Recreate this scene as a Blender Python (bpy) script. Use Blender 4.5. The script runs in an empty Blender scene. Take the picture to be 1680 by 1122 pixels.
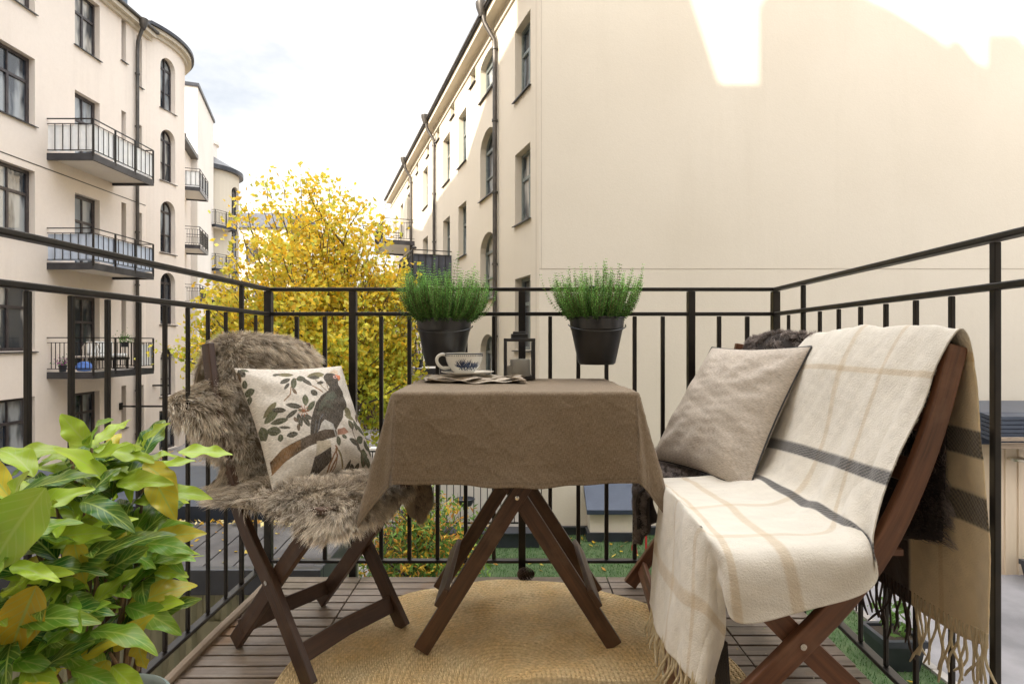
import bpy, math, random
import numpy as np
from mathutils import Vector, Matrix
R = math.radians
SC = bpy.context.scene
COL = SC.collection
random.seed(7); rng = np.random.default_rng(7)

# ------------------------------------------------------------- camera, sky, sun
F, H = 915.0, 0.88                      # focal length in photo pixels, eye height above the deck
def at(px, py, Y):
    return Vector(((px-840)/F*Y, Y, H-(py-561)/F*Y))
cam = bpy.data.objects.new('camera', bpy.data.cameras.new('camera')); COL.objects.link(cam)
cam.location = (0, 0, H); cam.rotation_euler = (R(90), 0, 0)
cam.data.sensor_width = 36; cam.data.lens = F/1680*36; cam.data.clip_start = .02; cam.data.clip_end = 2000
SC.camera = cam
SUN_E, SUN_A = R(27), R(45)             # elevation; azimuth from straight behind the camera towards the left
SD = Vector((-math.sin(SUN_A)*math.cos(SUN_E), -math.cos(SUN_A)*math.cos(SUN_E), math.sin(SUN_E)))
sun = bpy.data.objects.new('sun', bpy.data.lights.new('sun', 'SUN')); COL.objects.link(sun)
sun.data.energy = 2.6; sun.data.angle = R(.5); sun.data.color = (1, .9, .76)
sun.rotation_euler = SD.to_track_quat('Z', 'Y').to_euler()
W = bpy.data.worlds.new('World'); SC.world = W; W.use_nodes = True
nt = W.node_tree; bg = nt.nodes['Background']
sky = nt.nodes.new('ShaderNodeTexSky'); sky.sky_type = 'NISHITA'; sky.sun_disc = False
sky.sun_elevation = SUN_E; sky.sun_rotation = R(180)+SUN_A
sky.air_density = 1.2; sky.dust_density = 2.5
tc = nt.nodes.new('ShaderNodeTexCoord'); mp = nt.nodes.new('ShaderNodeMapping'); mp.inputs['Scale'].default_value = (1, 1, 2.2)
nz = nt.nodes.new('ShaderNodeTexNoise'); nz.inputs['Scale'].default_value = 1.7; nz.inputs['Detail'].default_value = 7; nz.inputs['Roughness'].default_value = .55
cr_ = nt.nodes.new('ShaderNodeValToRGB'); cr_.color_ramp.elements[0].position = .40; cr_.color_ramp.elements[1].position = .66
cr_.color_ramp.elements[0].color = (.22, .22, .22, 1)
mx = nt.nodes.new('ShaderNodeMix'); mx.data_type = 'RGBA'
mx.inputs[7].default_value = (8.6, 8.3, 7.9, 1)
nt.links.new(tc.outputs['Generated'], mp.inputs[0]); nt.links.new(mp.outputs[0], nz.inputs['Vector'])
nt.links.new(nz.outputs['Fac'], cr_.inputs[0]); nt.links.new(cr_.outputs[0], mx.inputs[0])
nt.links.new(sky.outputs[0], mx.inputs[6])
# the sky is brightest overhead and round the sun behind us, duller towards the north horizon
dt = nt.nodes.new('ShaderNodeVectorMath'); dt.operation = 'DOT_PRODUCT'; dt.inputs[1].default_value = (-.05, -.42, 1.75); nt.links.new(tc.outputs['Generated'], dt.inputs[0])
ma = nt.nodes.new('ShaderNodeMath'); ma.operation = 'ADD'; ma.inputs[1].default_value = -.12; nt.links.new(dt.outputs['Value'], ma.inputs[0])
mm_ = nt.nodes.new('ShaderNodeMath'); mm_.operation = 'MAXIMUM'; mm_.inputs[1].default_value = .33; nt.links.new(ma.outputs[0], mm_.inputs[0])
vs_ = nt.nodes.new('ShaderNodeVectorMath'); vs_.operation = 'SCALE'; nt.links.new(mx.outputs[2], vs_.inputs[0]); nt.links.new(mm_.outputs[0], vs_.inputs['Scale'])
nt.links.new(vs_.outputs[0], bg.inputs[0])
bg.inputs[1].default_value = .15
SC.view_settings.view_transform = 'Standard'; SC.view_settings.look = 'None'
SC.view_settings.exposure = 1.92; SC.view_settings.gamma = 1
SC.cycles.max_bounces = 8; SC.cycles.transparent_max_bounces = 12
SC.cycles.use_denoising = True

# ------------------------------------------------------------- materials
def nodes(name):
    m = bpy.data.materials.new(name); m.use_nodes = True
    t = m.node_tree; return m, t, t.nodes['Principled BSDF']
def N(t, ty, **k):
    n = t.nodes.new(ty)
    for a, v in k.items():
        if a in n.inputs.keys(): n.inputs[a].default_value = v
        else: setattr(n, a, v)
    return n
def rgba(c): return (c[0], c[1], c[2], 1)
def mixc(t, fac, a, b):
    n = t.nodes.new('ShaderNodeMix'); n.data_type = 'RGBA'
    for i, v in ((0, fac), (6, a), (7, b)):
        if hasattr(v, 'links'): t.links.new(v, n.inputs[i])
        elif i: n.inputs[i].default_value = rgba(v)
        else: n.inputs[0].default_value = v
    return n.outputs[2]
def ramp(t, src, stops, interp='LINEAR'):
    n = t.nodes.new('ShaderNodeValToRGB'); e = n.color_ramp; e.interpolation = interp
    for i, (p, c) in enumerate(stops):
        el = e.elements[i] if i < 2 else e.elements.new(p)
        el.position = p; el.color = rgba(c) if hasattr(c, '__len__') else (c, c, c, 1)
    t.links.new(src, n.inputs[0]); return n.outputs[0]
def coords(t, kind, scale=(1, 1, 1)):
    c = t.nodes.new('ShaderNodeTexCoord'); m = t.nodes.new('ShaderNodeMapping'); m.inputs['Scale'].default_value = scale
    t.links.new(c.outputs[kind], m.inputs[0]); return m.outputs[0]
def noise(t, vec, scale, detail=4, rough=.5):
    n = N(t, 'ShaderNodeTexNoise', Scale=scale, Detail=detail, Roughness=rough); t.links.new(vec, n.inputs['Vector']); return n.outputs['Fac']
def bump(t, b, h, strength, dist=.01):
    n = N(t, 'ShaderNodeBump', Strength=strength, Distance=dist); t.links.new(h, n.inputs['Height']); t.links.new(n.outputs[0], b.inputs['Normal'])
def pm(name, c1, c2=None, scale=4, rough=.6, bmp=0, bscale=60, bdist=.005, metal=0, spec=.5, kind='Object', stretch=(1, 1, 1), detail=5, lo=.35, hi=.65):
    m, t, b = nodes(name)
    v = coords(t, kind, stretch)
    if c2 is not None:
        t.links.new(mixc(t, ramp(t, noise(t, v, scale, detail), [(lo, 0), (hi, 1)]), c1, c2), b.inputs['Base Color'])
    else: b.inputs['Base Color'].default_value = rgba(c1)
    b.inputs['Roughness'].default_value = rough; b.inputs['Metallic'].default_value = metal
    b.inputs['Specular IOR Level'].default_value = spec
    if bmp: bump(t, b, noise(t, v, bscale, 4), bmp, bdist)
    return m
def plaster(name, c1, c2, stain):
    m, t, b = nodes(name); v = coords(t, 'Object')
    a = mixc(t, ramp(t, noise(t, v, .35, 6), [(.3, 0), (.7, 1)]), c1, c2)
    vs = coords(t, 'Object', (1.2, 1.2, .12))
    a = mixc(t, ramp(t, noise(t, vs, 1.1, 6, .65), [(.52, 0), (.85, .32)]), a, stain)
    a = mixc(t, ramp(t, noise(t, v, 9, 5, .7), [(.3, .12), (.7, 0)]), a, stain)
    t.links.new(a, b.inputs['Base Color']); b.inputs['Roughness'].default_value = .9
    bump(t, b, noise(t, v, 26, 8, .7), .35, .012); return m
def wood(name, dark, light, worn, rough=.5, sc=(1.5, 26, 26)):
    m, t, b = nodes(name)
    v = coords(t, 'UV', (sc[0], sc[1], 1)); o = coords(t, 'Object')
    g = noise(t, v, 2.2, 8, .65)
    a = mixc(t, ramp(t, g, [(.34, 0), (.66, 1)]), dark, light)
    a = mixc(t, ramp(t, noise(t, o, 9, 5, .6), [(.52, 0), (.78, .6)]), a, worn)
    t.links.new(a, b.inputs['Base Color'])
    t.links.new(ramp(t, g, [(.3, rough-.1), (.7, rough+.2)]), b.inputs['Roughness'])
    bump(t, b, g, .35, .003); return m
def vcolmat(name, rough=.8, transl=0, attr='Col', bmp=0, bscale=200, spec=.3, veins=False, sheen=0, weave=0):
    m, t, b = nodes(name)
    a = t.nodes.new('ShaderNodeAttribute'); a.attribute_name = attr; c = a.outputs['Color']
    b.inputs['Roughness'].default_value = rough; b.inputs['Specular IOR Level'].default_value = spec
    if sheen: b.inputs['Sheen Weight'].default_value = sheen; b.inputs['Sheen Roughness'].default_value = .5
    if bmp and not weave: bump(t, b, noise(t, coords(t, 'Object'), bscale, 5, .65), bmp, .004)
    if weave:
        v = coords(t, 'UV', (weave, weave, 1))
        w1 = N(t, 'ShaderNodeTexWave', Scale=1., Distortion=1.5, Detail=2.); t.links.new(v, w1.inputs[0])
        w2 = N(t, 'ShaderNodeTexWave', Scale=1., Distortion=1.5, Detail=2.); w2.bands_direction = 'Y'; t.links.new(v, w2.inputs[0])
        ad = N(t, 'ShaderNodeMath', operation='ADD'); t.links.new(w1.outputs['Fac'], ad.inputs[0]); t.links.new(w2.outputs['Fac'], ad.inputs[1])
        ad2 = N(t, 'ShaderNodeMath', operation='ADD'); t.links.new(ad.outputs[0], ad2.inputs[0]); t.links.new(noise(t, coords(t, 'Object'), bscale, 4), ad2.inputs[1])
        bump(t, b, ad2.outputs[0], bmp, .001)
        c = mixc(t, ramp(t, noise(t, coords(t, 'UV', (1, 7, 1)), 95, 3, .75), [(.35, .6), (.65, 0)]), c, (.04, .027, .015)); c = mixc(t, ramp(t, noise(t, coords(t, 'UV', (7, 1, 1)), 95, 3, .75), [(.4, 0), (.7, .38)]), c, (.55, .45, .33))
    if veins:
        sep = t.nodes.new('ShaderNodeSeparateXYZ'); t.links.new(coords(t, 'UV'), sep.inputs[0])
        ab = N(t, 'ShaderNodeMath', operation='ABSOLUTE'); t.links.new(sep.outputs[1], ab.inputs[0])
        mu = N(t, 'ShaderNodeMath', operation='MULTIPLY_ADD'); t.links.new(ab.outputs[0], mu.inputs[0]); mu.inputs[1].default_value = -.3; t.links.new(sep.outputs[0], mu.inputs[2])
        m2 = N(t, 'ShaderNodeMath', operation='MULTIPLY'); t.links.new(mu.outputs[0], m2.inputs[0]); m2.inputs[1].default_value = 46
        sn = N(t, 'ShaderNodeMath', operation='SINE'); t.links.new(m2.outputs[0], sn.inputs[0])
        lat = ramp(t, sn.outputs[0], [(.70, 0), (1, .38)])
        mid = ramp(t, ab.outputs[0], [(.03, .8), (.1, 0)])
        mm = N(t, 'ShaderNodeMath', operation='MAXIMUM'); t.links.new(lat, mm.inputs[0]); t.links.new(mid, mm.inputs[1])
        c = mixc(t, mm.outputs[0], c, (.42, .54, .12))
        c = mixc(t, ramp(t, noise(t, coords(t, 'Object'), 26, 4, .6), [(.4, 0), (.75, .3)]), c, (.5, .45, .05))
        bump(t, b, sn.outputs[0], -.7, .004)
    t.links.new(c, b.inputs['Base Color'])
    if transl:
        tr = t.nodes.new('ShaderNodeBsdfTranslucent'); t.links.new(c, tr.inputs[0])
        mxs = t.nodes.new('ShaderNodeMixShader'); mxs.inputs[0].default_value = transl
        t.links.new(b.outputs[0], mxs.inputs[1]); t.links.new(tr.outputs[0], mxs.inputs[2])
        t.links.new(mxs.outputs[0], t.nodes['Material Output'].inputs[0])
    return m
def glassmat(name, tint=(1, 1, 1)):
    m, t, b = nodes(name)
    b.inputs['Base Color'].default_value = rgba(tint); b.inputs['Roughness'].default_value = .02
    g = t.nodes.new('ShaderNodeBsdfGlossy'); g.inputs['Roughness'].default_value = .02
    tr = t.nodes.new('ShaderNodeBsdfTransparent'); fr = N(t, 'ShaderNodeFresnel', IOR=1.5)
    ms = t.nodes.new('ShaderNodeMixShader'); t.links.new(fr.outputs[0], ms.inputs[0]); t.links.new(tr.outputs[0], ms.inputs[1]); t.links.new(g.outputs[0], ms.inputs[2])
    t.links.new(ms.outputs[0], t.nodes['Material Output'].inputs[0]); return m
def panemat(name, dark, curtain, ior=1.9):
    m, t, b = nodes(name)
    v = coords(t, 'Object', (1, .9, .25))
    c = mixc(t, ramp(t, noise(t, v, 1.6, 3), [(.45, 0), (.53, 1)]), dark, curtain)
    t.links.new(c, b.inputs['Base Color']); b.inputs['Roughness'].default_value = .04; b.inputs['IOR'].default_value = ior
    bump(t, b, noise(t, coords(t, 'Object'), 1.4, 2), .12, .05); return m

M = {}
M['pink'] = plaster('pink_plaster', (.78, .70, .62), (.74, .655, .575), (.48, .40, .33))
M['cream'] = plaster('cream_plaster', (.59, .53, .435), (.55, .49, .395), (.46, .40, .31))
M['ownwall'] = plaster('own_house_plaster', (.82, .74, .62), (.80, .71, .59), (.7, .62, .5))  # unseen wall, made pale to bounce fill light onto the balcony
M['white'] = plaster('white_plaster', (.76, .71, .65), (.71, .66, .6), (.5, .46, .42))
M['yellowp'] = plaster('yellow_plaster', (.74, .61, .40), (.69, .56, .36), (.45, .36, .25))
M['dframe'] = pm('dark_window_paint', (.035, .028, .03), (.06, .05, .05), 8, .35)
M['gframe'] = pm('grey_green_window_paint', (.12, .14, .13), (.17, .19, .18), 8, .4)
M['pane'] = panemat('window_glass', (.02, .028, .04), (.30, .32, .33))
M['pane2'] = panemat('window_glass_curtained', (.04, .045, .05), (.42, .40, .36), 1.7)
M['tin'] = pm('dark_tin', (.03, .03, .035), (.06, .06, .065), 3, .38, .1, 8, .01, metal=.3)
M['tinroof'] = pm('blue_grey_roof_tin', (.10, .13, .17), (.16, .19, .23), 1.5, .4, .1, 6, .02, metal=.4)
M['joint'] = pm('wall_joint', (.40, .35, .28), (.35, .3, .24), 5, .9)
M['gutter'] = pm('gutter_tin', (.05, .045, .04), (.09, .08, .07), 5, .4, metal=.4)
M['rail'] = pm('black_iron_paint', (.006, .005, .0045), (.016, .0115, .009), 22, .36, .3, 60, .001, spec=.4)
M['screen'] = pm('white_balcony_canvas', (.84, .84, .82), (.72, .73, .73), 3, .8, .3, 12, .02)
M['screenb'] = pm('blue_grey_balcony_canvas', (.50, .56, .66), (.42, .48, .58), 3, .8, .3, 12, .02)
M['screend'] = pm('dark_balcony_canvas', (.055, .06, .08), (.09, .095, .12), 3, .8, .3, 12, .02)
M['ground'] = pm('gravel_yard', (.17, .155, .145), (.27, .25, .235), 1.4, .95, .6, 40, .02, detail=8)
M['pave'] = pm('grey_asphalt', (.26, .25, .255), (.15, .145, .15), 1.1, .9, .5, 60, .01, detail=9)
M['lawn'] = pm('turf', (.05, .09, .03), (.08, .12, .045), 5, .9, .9, 120, .02)
M['blade'] = vcolmat('grass_blade', .7, .3)
M['deckw'] = None
M['linen'] = vcolmat('brown_linen', .9, 0, bmp=.5, bscale=40, weave=420, spec=.15, sheen=.15)
M['fur'] = vcolmat('sheepskin_fur', .75, .15, spec=.25)
M['wool'] = vcolmat('wool_blanket', .95, 0, bmp=.6, bscale=260, spec=.1, sheen=.3)
M['cushion'] = vcolmat('printed_cotton', .85, 0, bmp=.25, bscale=60, spec=.15, weave=300)
M['leafy'] = vcolmat('house_plant_leaf', .26, .28, spec=.42, veins=True)
M['treeleaf'] = vcolmat('tree_leaf', .6, .45)
M['heather'] = vcolmat('heather_leaf', .6, .25)
M['bark'] = pm('bark', (.055, .04, .03), (.10, .08, .06), 14, .9, .6, 40, .01)
M['stem'] = pm('plant_stem', (.22, .13, .06), (.12, .08, .04), 30, .7)
M['woodL'] = wood('dark_stained_wood', (.04, .021, .013), (.10, .052, .031), (.17, .11, .07), .42)
M['woodT'] = wood('brown_stained_wood', (.04, .019, .011), (.115, .054, .028), (.18, .11, .065), .38)
M['woodR'] = wood('reddish_stained_wood', (.085, .036, .018), (.215, .088, .042), (.27, .15, .09), .38)
M['woodP'] = wood('pale_batten_wood', (.22, .16, .11), (.38, .30, .22), (.15, .11, .08), .7)
M['screw'] = pm('bright_screw', (.7, .68, .62), None, rough=.25, metal=1)
M['potblk'] = pm('black_enamel_tin', (.012, .012, .013), (.03, .028, .028), 12, .33, .2, 30, .002, spec=.6)
M['soil'] = pm('soil', (.03, .02, .014), (.05, .035, .02), 40, .95, .8, 90, .01)
M['china'] = pm('white_china', (.78, .76, .70), None, rough=.12)
M['blue'] = pm('blue_glaze', (.012, .02, .055), (.03, .05, .11), 60, .15)
M['wax'] = pm('grey_beige_wax', (.56, .53, .46), (.62, .59, .52), 20, .5)
M['clear'] = glassmat('lantern_glass')
M['glazed'] = pm('pale_green_glaze', (.30, .38, .35), (.36, .43, .40), 6, .2)
M['cone'] = pm('pine_cone_scale', (.07, .04, .028), (.14, .09, .06), 60, .7)
M['corr'] = pm('olive_corrugated_metal', (.24, .235, .15), (.20, .195, .13), 3, .5, metal=.1)
M['beigem'] = pm('beige_sheet_metal', (.66, .54, .40), (.58, .47, .34), 2.5, .6, stretch=(3, 3, .4))
M['black'] = pm('black_sheet_metal', (.018, .02, .026), (.035, .04, .05), 2, .32)
M['bluem'] = pm('blue_grey_lid_metal', (.03, .04, .065), (.045, .058, .085), 3, .4, metal=.2)
M['roofb'] = pm('dark_roofing_felt', (.05, .045, .045), (.10, .095, .09), 4, .8, .4, 50, .01)
M['redp'] = pm('red_paint', (.45, .02, .03), None, rough=.4)
M['leather'] = pm('tan_leather', (.30, .24, .16), (.38, .31, .22), 12, .8)
M['darkhide'] = pm('dark_hide', (.03, .024, .022), (.05, .04, .036), 30, .95)
M['wicker'] = pm('pale_wicker', (.5, .45, .4), (.35, .3, .25), 40, .7)
M['concrete'] = pm('concrete', (.33, .31, .28), (.25, .23, .21), 3, .9, .4, 40, .01)
M['flower'] = pm('pink_petals', (.55, .06, .25), (.4, .08, .4), 30, .6)
M['rust'] = pm('dry_leaf', (.38, .16, .05), (.28, .11, .04), 40, .8)
M['shedred'] = pm('dark_red_paint', (.09, .012, .012), (.05, .01, .01), 4, .5)

# ------------------------------------------------------------- mesh helpers
WO = {}
def link(o, parent):
    COL.objects.link(o)
    if parent is not None:
        o.parent = parent; o.location = -WO[parent.name]
    WO[o.name] = Vector((0, 0, 0))
    return o
class MB:
    def __init__(s): s.v = []; s.f = []; s.uv = []
    def add(s, vs, fs, uvs=None):
        b = len(s.v); s.v += [tuple(p) for p in vs]
        for i, f in enumerate(fs):
            s.f.append(tuple(b+k for k in f)); s.uv.append(uvs[i] if uvs else [(0, 0)]*len(f))
        return s
    def box(s, a, b):
        x0, y0, z0 = a; x1, y1, z1 = b
        return s.hexa([(x0, y0, z0), (x1, y0, z0), (x1, y1, z0), (x0, y1, z0), (x0, y0, z1), (x1, y0, z1), (x1, y1, z1), (x0, y1, z1)])
    def hexa(s, c):
        return s.add(c, [(0, 3, 2, 1), (4, 5, 6, 7), (0, 1, 5, 4), (1, 2, 6, 5), (2, 3, 7, 6), (3, 0, 4, 7)])
    def path(s, pts, side, w, t):
        """bar of width w and thickness t swept along pts; `side` is the thickness direction"""
        P = [Vector(p) for p in pts]; side = Vector(side).normalized(); n = len(P); vs = []; L = 0; ls = []
        for i, p in enumerate(P):
            d = (P[min(i+1, n-1)]-P[max(i-1, 0)]).normalized()
            u = d.cross(side).normalized(); sd = u.cross(d).normalized()
            if i: L += (p-P[i-1]).length
            ls.append(L)
            ww = w[i] if hasattr(w, '__len__') else w
            for a, b in ((-1, -1), (1, -1), (1, 1), (-1, 1)): vs.append(p+u*(a*ww/2)+sd*(b*t/2))
        fs = []; uv = []; off = random.random()*9; vv = [0, 1, 1+t/w if not hasattr(w, '__len__') else 1.3, 2.3, 2.6]
        W0 = w if not hasattr(w, '__len__') else w[0]; vv = [0, W0, W0+t, 2*W0+t, 2*W0+2*t]
        for i in range(n-1):
            for k in range(4):
                a = i*4+k; b = i*4+(k+1) % 4
                fs.append((a, b, b+4, a+4)); uv.append([(ls[i]+off, vv[k]), (ls[i]+off, vv[k+1]), (ls[i+1]+off, vv[k+1]), (ls[i+1]+off, vv[k])])
        fs.append((3, 2, 1, 0)); uv.append([(0, 0), (.01, 0), (.01, .01), (0, .01)])
        e = (n-1)*4; fs.append((e, e+1, e+2, e+3)); uv.append([(0, 0), (.01, 0), (.01, .01), (0, .01)])
        return s.add(vs, fs, uv)
    def tube(s, pts, r, seg=8, cap=True):
        P = [Vector(p) for p in pts]; n = len(P); vs = []; pu = None
        for i, p in enumerate(P):
            d = (P[min(i+1, n-1)]-P[max(i-1, 0)]).normalized()
            if pu is None: pu = d.orthogonal().normalized()
            u = (pu-d*pu.dot(d)).normalized(); v = d.cross(u); pu = u
            rr = r[i] if hasattr(r, '__len__') else r
            for k in range(seg):
                a = 2*math.pi*k/seg; vs.append(p+u*(math.cos(a)*rr)+v*(math.sin(a)*rr))
        fs = [(i*seg+k, i*seg+(k+1) % seg, (i+1)*seg+(k+1) % seg, (i+1)*seg+k) for i in range(n-1) for k in range(seg)]
        if cap: fs += [tuple(range(seg-1, -1, -1)), tuple((n-1)*seg+k for k in range(seg))]
        return s.add(vs, fs)
    def lathe(s, prof, c, seg=32, sx=1, sy=1):
        c = Vector(c); n = len(prof)
        vs = [c+Vector((math.cos(2*math.pi*k/seg)*r*sx, math.sin(2*math.pi*k/seg)*r*sy, z)) for r, z in prof for k in range(seg)]
        return s.add(vs, [(i*seg+k, i*seg+(k+1) % seg, (i+1)*seg+(k+1) % seg, (i+1)*seg+k) for i in range(n-1) for k in range(seg)])
    def build(s, name, mat, parent=None, smooth=False, bevel=0, solid=0):
        me = bpy.data.meshes.new(name); me.from_pydata([tuple(v) for v in s.v], [], s.f); me.materials.append(mat)
        uvl = me.uv_layers.new(name='UVMap'); flat = [c for f in s.uv for p in f for c in p]; uvl.data.foreach_set('uv', flat)
        if smooth:
            me.polygons.foreach_set('use_smooth', [True]*len(me.polygons))
            try: me.set_sharp_from_angle(angle=R(40))
            except Exception: pass
        o = bpy.data.objects.new(name, me); link(o, parent)
        if solid: q = o.modifiers.new('solid', 'SOLIDIFY'); q.thickness = solid; q.offset = 0
        if bevel: q = o.modifiers.new('bevel', 'BEVEL'); q.width = bevel; q.segments = 2; q.limit_method = 'ANGLE'
        return o
def tag(o, label=None, cat=None, group=None, kind=None):
    for k, v in (('label', label), ('category', cat), ('group', group), ('kind', kind)):
        if v: o[k] = v
    return o
def thing(name, label, cat, loc, group=None):
    o = bpy.data.objects.new(name, None); COL.objects.link(o); o.location = loc; WO[o.name] = Vector(loc); o.empty_display_size = .1
    return tag(o, label, cat, group)
def dup(o, parent=None, loc=None):
    c = o.copy(); COL.objects.link(c)
    if parent is not None: c.parent = parent
    if loc is not None: c.location = loc
    for ch in o.children: dup(ch, c)
    return c
def npmesh(name, V, Q, mat, parent=None, col=None, uv=None, smooth=True, tri=None):
    V = np.asarray(V, dtype=np.float32).reshape(-1, 3); Q = np.asarray(Q, dtype=np.int32).reshape(-1, 4)
    me = bpy.data.meshes.new(name); me.vertices.add(len(V)); me.vertices.foreach_set('co', V.ravel())
    loops = Q.ravel(); starts = np.arange(len(Q))*4; tot = np.full(len(Q), 4)
    if tri is not None and len(tri):
        tri = np.asarray(tri, dtype=np.int32); starts = np.concatenate([starts, len(loops)+np.arange(len(tri))*3]); loops = np.concatenate([loops, tri.ravel()]); tot = np.concatenate([tot, np.full(len(tri), 3)])
    me.loops.add(len(loops)); me.loops.foreach_set('vertex_index', loops.astype(np.int32))
    me.polygons.add(len(tot)); me.polygons.foreach_set('loop_start', starts.astype(np.int32)); me.polygons.foreach_set('loop_total', tot.astype(np.int32))
    me.polygons.foreach_set('use_smooth', np.full(len(tot), smooth))
    if col is not None:
        a = me.attributes.new('Col', 'FLOAT_COLOR', 'POINT'); c = np.ones((len(V), 4), np.float32); c[:, :3] = np.asarray(col).reshape(-1, 3); a.data.foreach_set('color', c.ravel())
    if uv is not None:
        l = me.uv_layers.new(name='UVMap'); l.data.foreach_set('uv', np.asarray(uv, dtype=np.float32).reshape(-1, 2)[loops].ravel())
    me.update(); me.validate(); me.materials.append(mat)
    o = bpy.data.objects.new(name, me); return link(o, parent)
def gridq(nu, nv, wrap=False):
    i, j = np.meshgrid(np.arange(nu-1), np.arange(nv-(0 if wrap else 1)), indexing='ij'); j2 = (j+1) % nv
    return np.stack([i*nv+j, (i+1)*nv+j, (i+1)*nv+j2, i*nv+j2], -1).reshape(-1, 4)
def crs(P, n):
    """Catmull-Rom resample of an array of control values along axis 0"""
    P = np.asarray(P, float); k = len(P); t = np.linspace(0, k-1, n); i = np.clip(np.floor(t).astype(int), 0, k-2); f = (t-i).reshape((-1,)+(1,)*(P.ndim-1))
    g = lambda j: P[np.clip(j, 0, k-1)]
    a = np.where((i == 0).reshape(f.shape), 2*g(i)-g(i+1), g(i-1)); d = np.where((i == k-2).reshape(f.shape), 2*g(i+1)-g(i), g(i+2)); b = g(i); c = g(i+1)
    return .5*(2*b+(c-a)*f+(2*a-5*b+4*c-d)*f**2+(3*b-a-3*c+d)*f**3)
def surf(C, nu, nv):
    P = crs(C, nu); return np.swapaxes(crs(np.swapaxes(P, 0, 1), nv), 0, 1)
def gnormals(P):
    du = np.gradient(P, axis=0); dv = np.gradient(P, axis=1); n = np.cross(du, dv); return n/np.maximum(np.linalg.norm(n, axis=-1, keepdims=True), 1e-9)
def vnoise(p, seed=0, freq=1.0, octv=3):
    """smooth pseudo noise in -1..1 from summed sines"""
    r = np.random.default_rng(seed); out = np.zeros(p.shape[:-1]); amp = 1; tot = 0
    for o in range(octv):
        for _ in range(4):
            k = r.normal(size=p.shape[-1]); k /= np.linalg.norm(k); out += amp*np.sin((p@k)*freq*(2**o)*(0.8+.5*r.random())+r.random()*6.28)/4
        tot += amp; amp *= .55
    return out/tot*1.8
def fur(name, P, Nrm, n, length, parent, mat, root, tip, comb, width=.0011, clump=.5, curl=0., side=1, seed=1, seg=4, tone_f=9., mask=None, lock=34, spread=.0075, conv=.8):
    r = np.random.default_rng(seed); nu, nv = P.shape[:2]
    nl = max(1, n//lock); la = r.random(nl)*(nu-1.001); lb = r.random(nl)*(nv-1.001); li = r.integers(0, nl, n)
    su = np.linalg.norm(P[1:, nv//2]-P[:-1, nv//2], axis=-1).mean(); sv = np.linalg.norm(P[nu//2, 1:]-P[nu//2, :-1], axis=-1).mean()
    a = np.clip(la[li]+r.normal(0, spread/su, n), 0, nu-1.01); b = np.clip(lb[li]+r.normal(0, spread/sv, n), 0, nv-1.01)
    if mask is not None:
        keep = mask(a/(nu-1), b/(nv-1)); a = a[keep]; b = b[keep]; li = li[keep]; n = len(a)
    i = a.astype(int); j = b.astype(int); fa = (a-i)[:, None]; fb = (b-j)[:, None]
    smp = lambda G: (G[i, j]*(1-fa)*(1-fb)+G[i+1, j]*fa*(1-fb)+G[i, j+1]*(1-fa)*fb+G[i+1, j+1]*fa*fb)
    lc_ = P[la.astype(int), lb.astype(int)][li]; ld = r.normal(size=(nl, 3))[li]*.28; lt = (1+.22*r.normal(size=nl))[li]; lh = r.uniform(.75, 1.2, nl)[li]
    p = smp(P); nn = smp(Nrm)*side; nn /= np.linalg.norm(nn, axis=1, keepdims=True)
    cd = np.stack([vnoise(p, seed+3, 16), vnoise(p, seed+4, 16), vnoise(p, seed+5, 16)], -1)*clump
    d = nn+np.asarray(comb)*.55+cd+ld*.75+r.normal(size=(n, 3))*.10; d /= np.linalg.norm(d, axis=1, keepdims=True)
    L = length*lh*(.75+.35*r.random(n))*(1+.2*vnoise(p, seed+9, 20)); grav = np.array([0, 0, -1.])
    w = np.cross(d, r.normal(size=(n, 3))); w /= np.linalg.norm(w, axis=1, keepdims=True)
    w2 = np.cross(d, w); ph = r.random(n)*6.28; V = np.zeros((n, seg*2+1, 3)); C = np.zeros((n, seg*2+1, 3))
    tone = (1+.22*vnoise(p, seed+7, tone_f)+r.normal(size=n)*.10)[:, None]*lt[:, None]; pull = (lc_-p)*conv
    ctr = p-nn*.003
    for k in range(seg+1):
        t = k/seg
        q = ctr+d*(L*t)[:, None]+grav*(L*t*t*.35)[:, None]+cd*(L*t*t*.5)[:, None]+pull*t*t
        if curl: q = q+(w*np.cos(ph+t*7)[:, None]+w2*np.sin(ph+t*7)[:, None])*curl*t
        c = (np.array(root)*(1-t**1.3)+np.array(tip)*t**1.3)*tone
        if k < seg:
            ww = width*(1-.75*t); V[:, 2*k] = q-w*ww; V[:, 2*k+1] = q+w*ww; C[:, 2*k] = c; C[:, 2*k+1] = c
        else: V[:, 2*k] = q; C[:, 2*k] = c
    m = seg*2+1; base = np.arange(n)[:, None]*m
    Q = np.concatenate([base+np.array([2*k, 2*k+1, 2*k+3, 2*k+2]) for k in range(seg-1)]); T = base+np.array([2*seg-2, 2*seg-1, 2*seg])
    return npmesh(name, V, Q, mat, parent, np.clip(C, 0, 1), tri=T)

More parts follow.
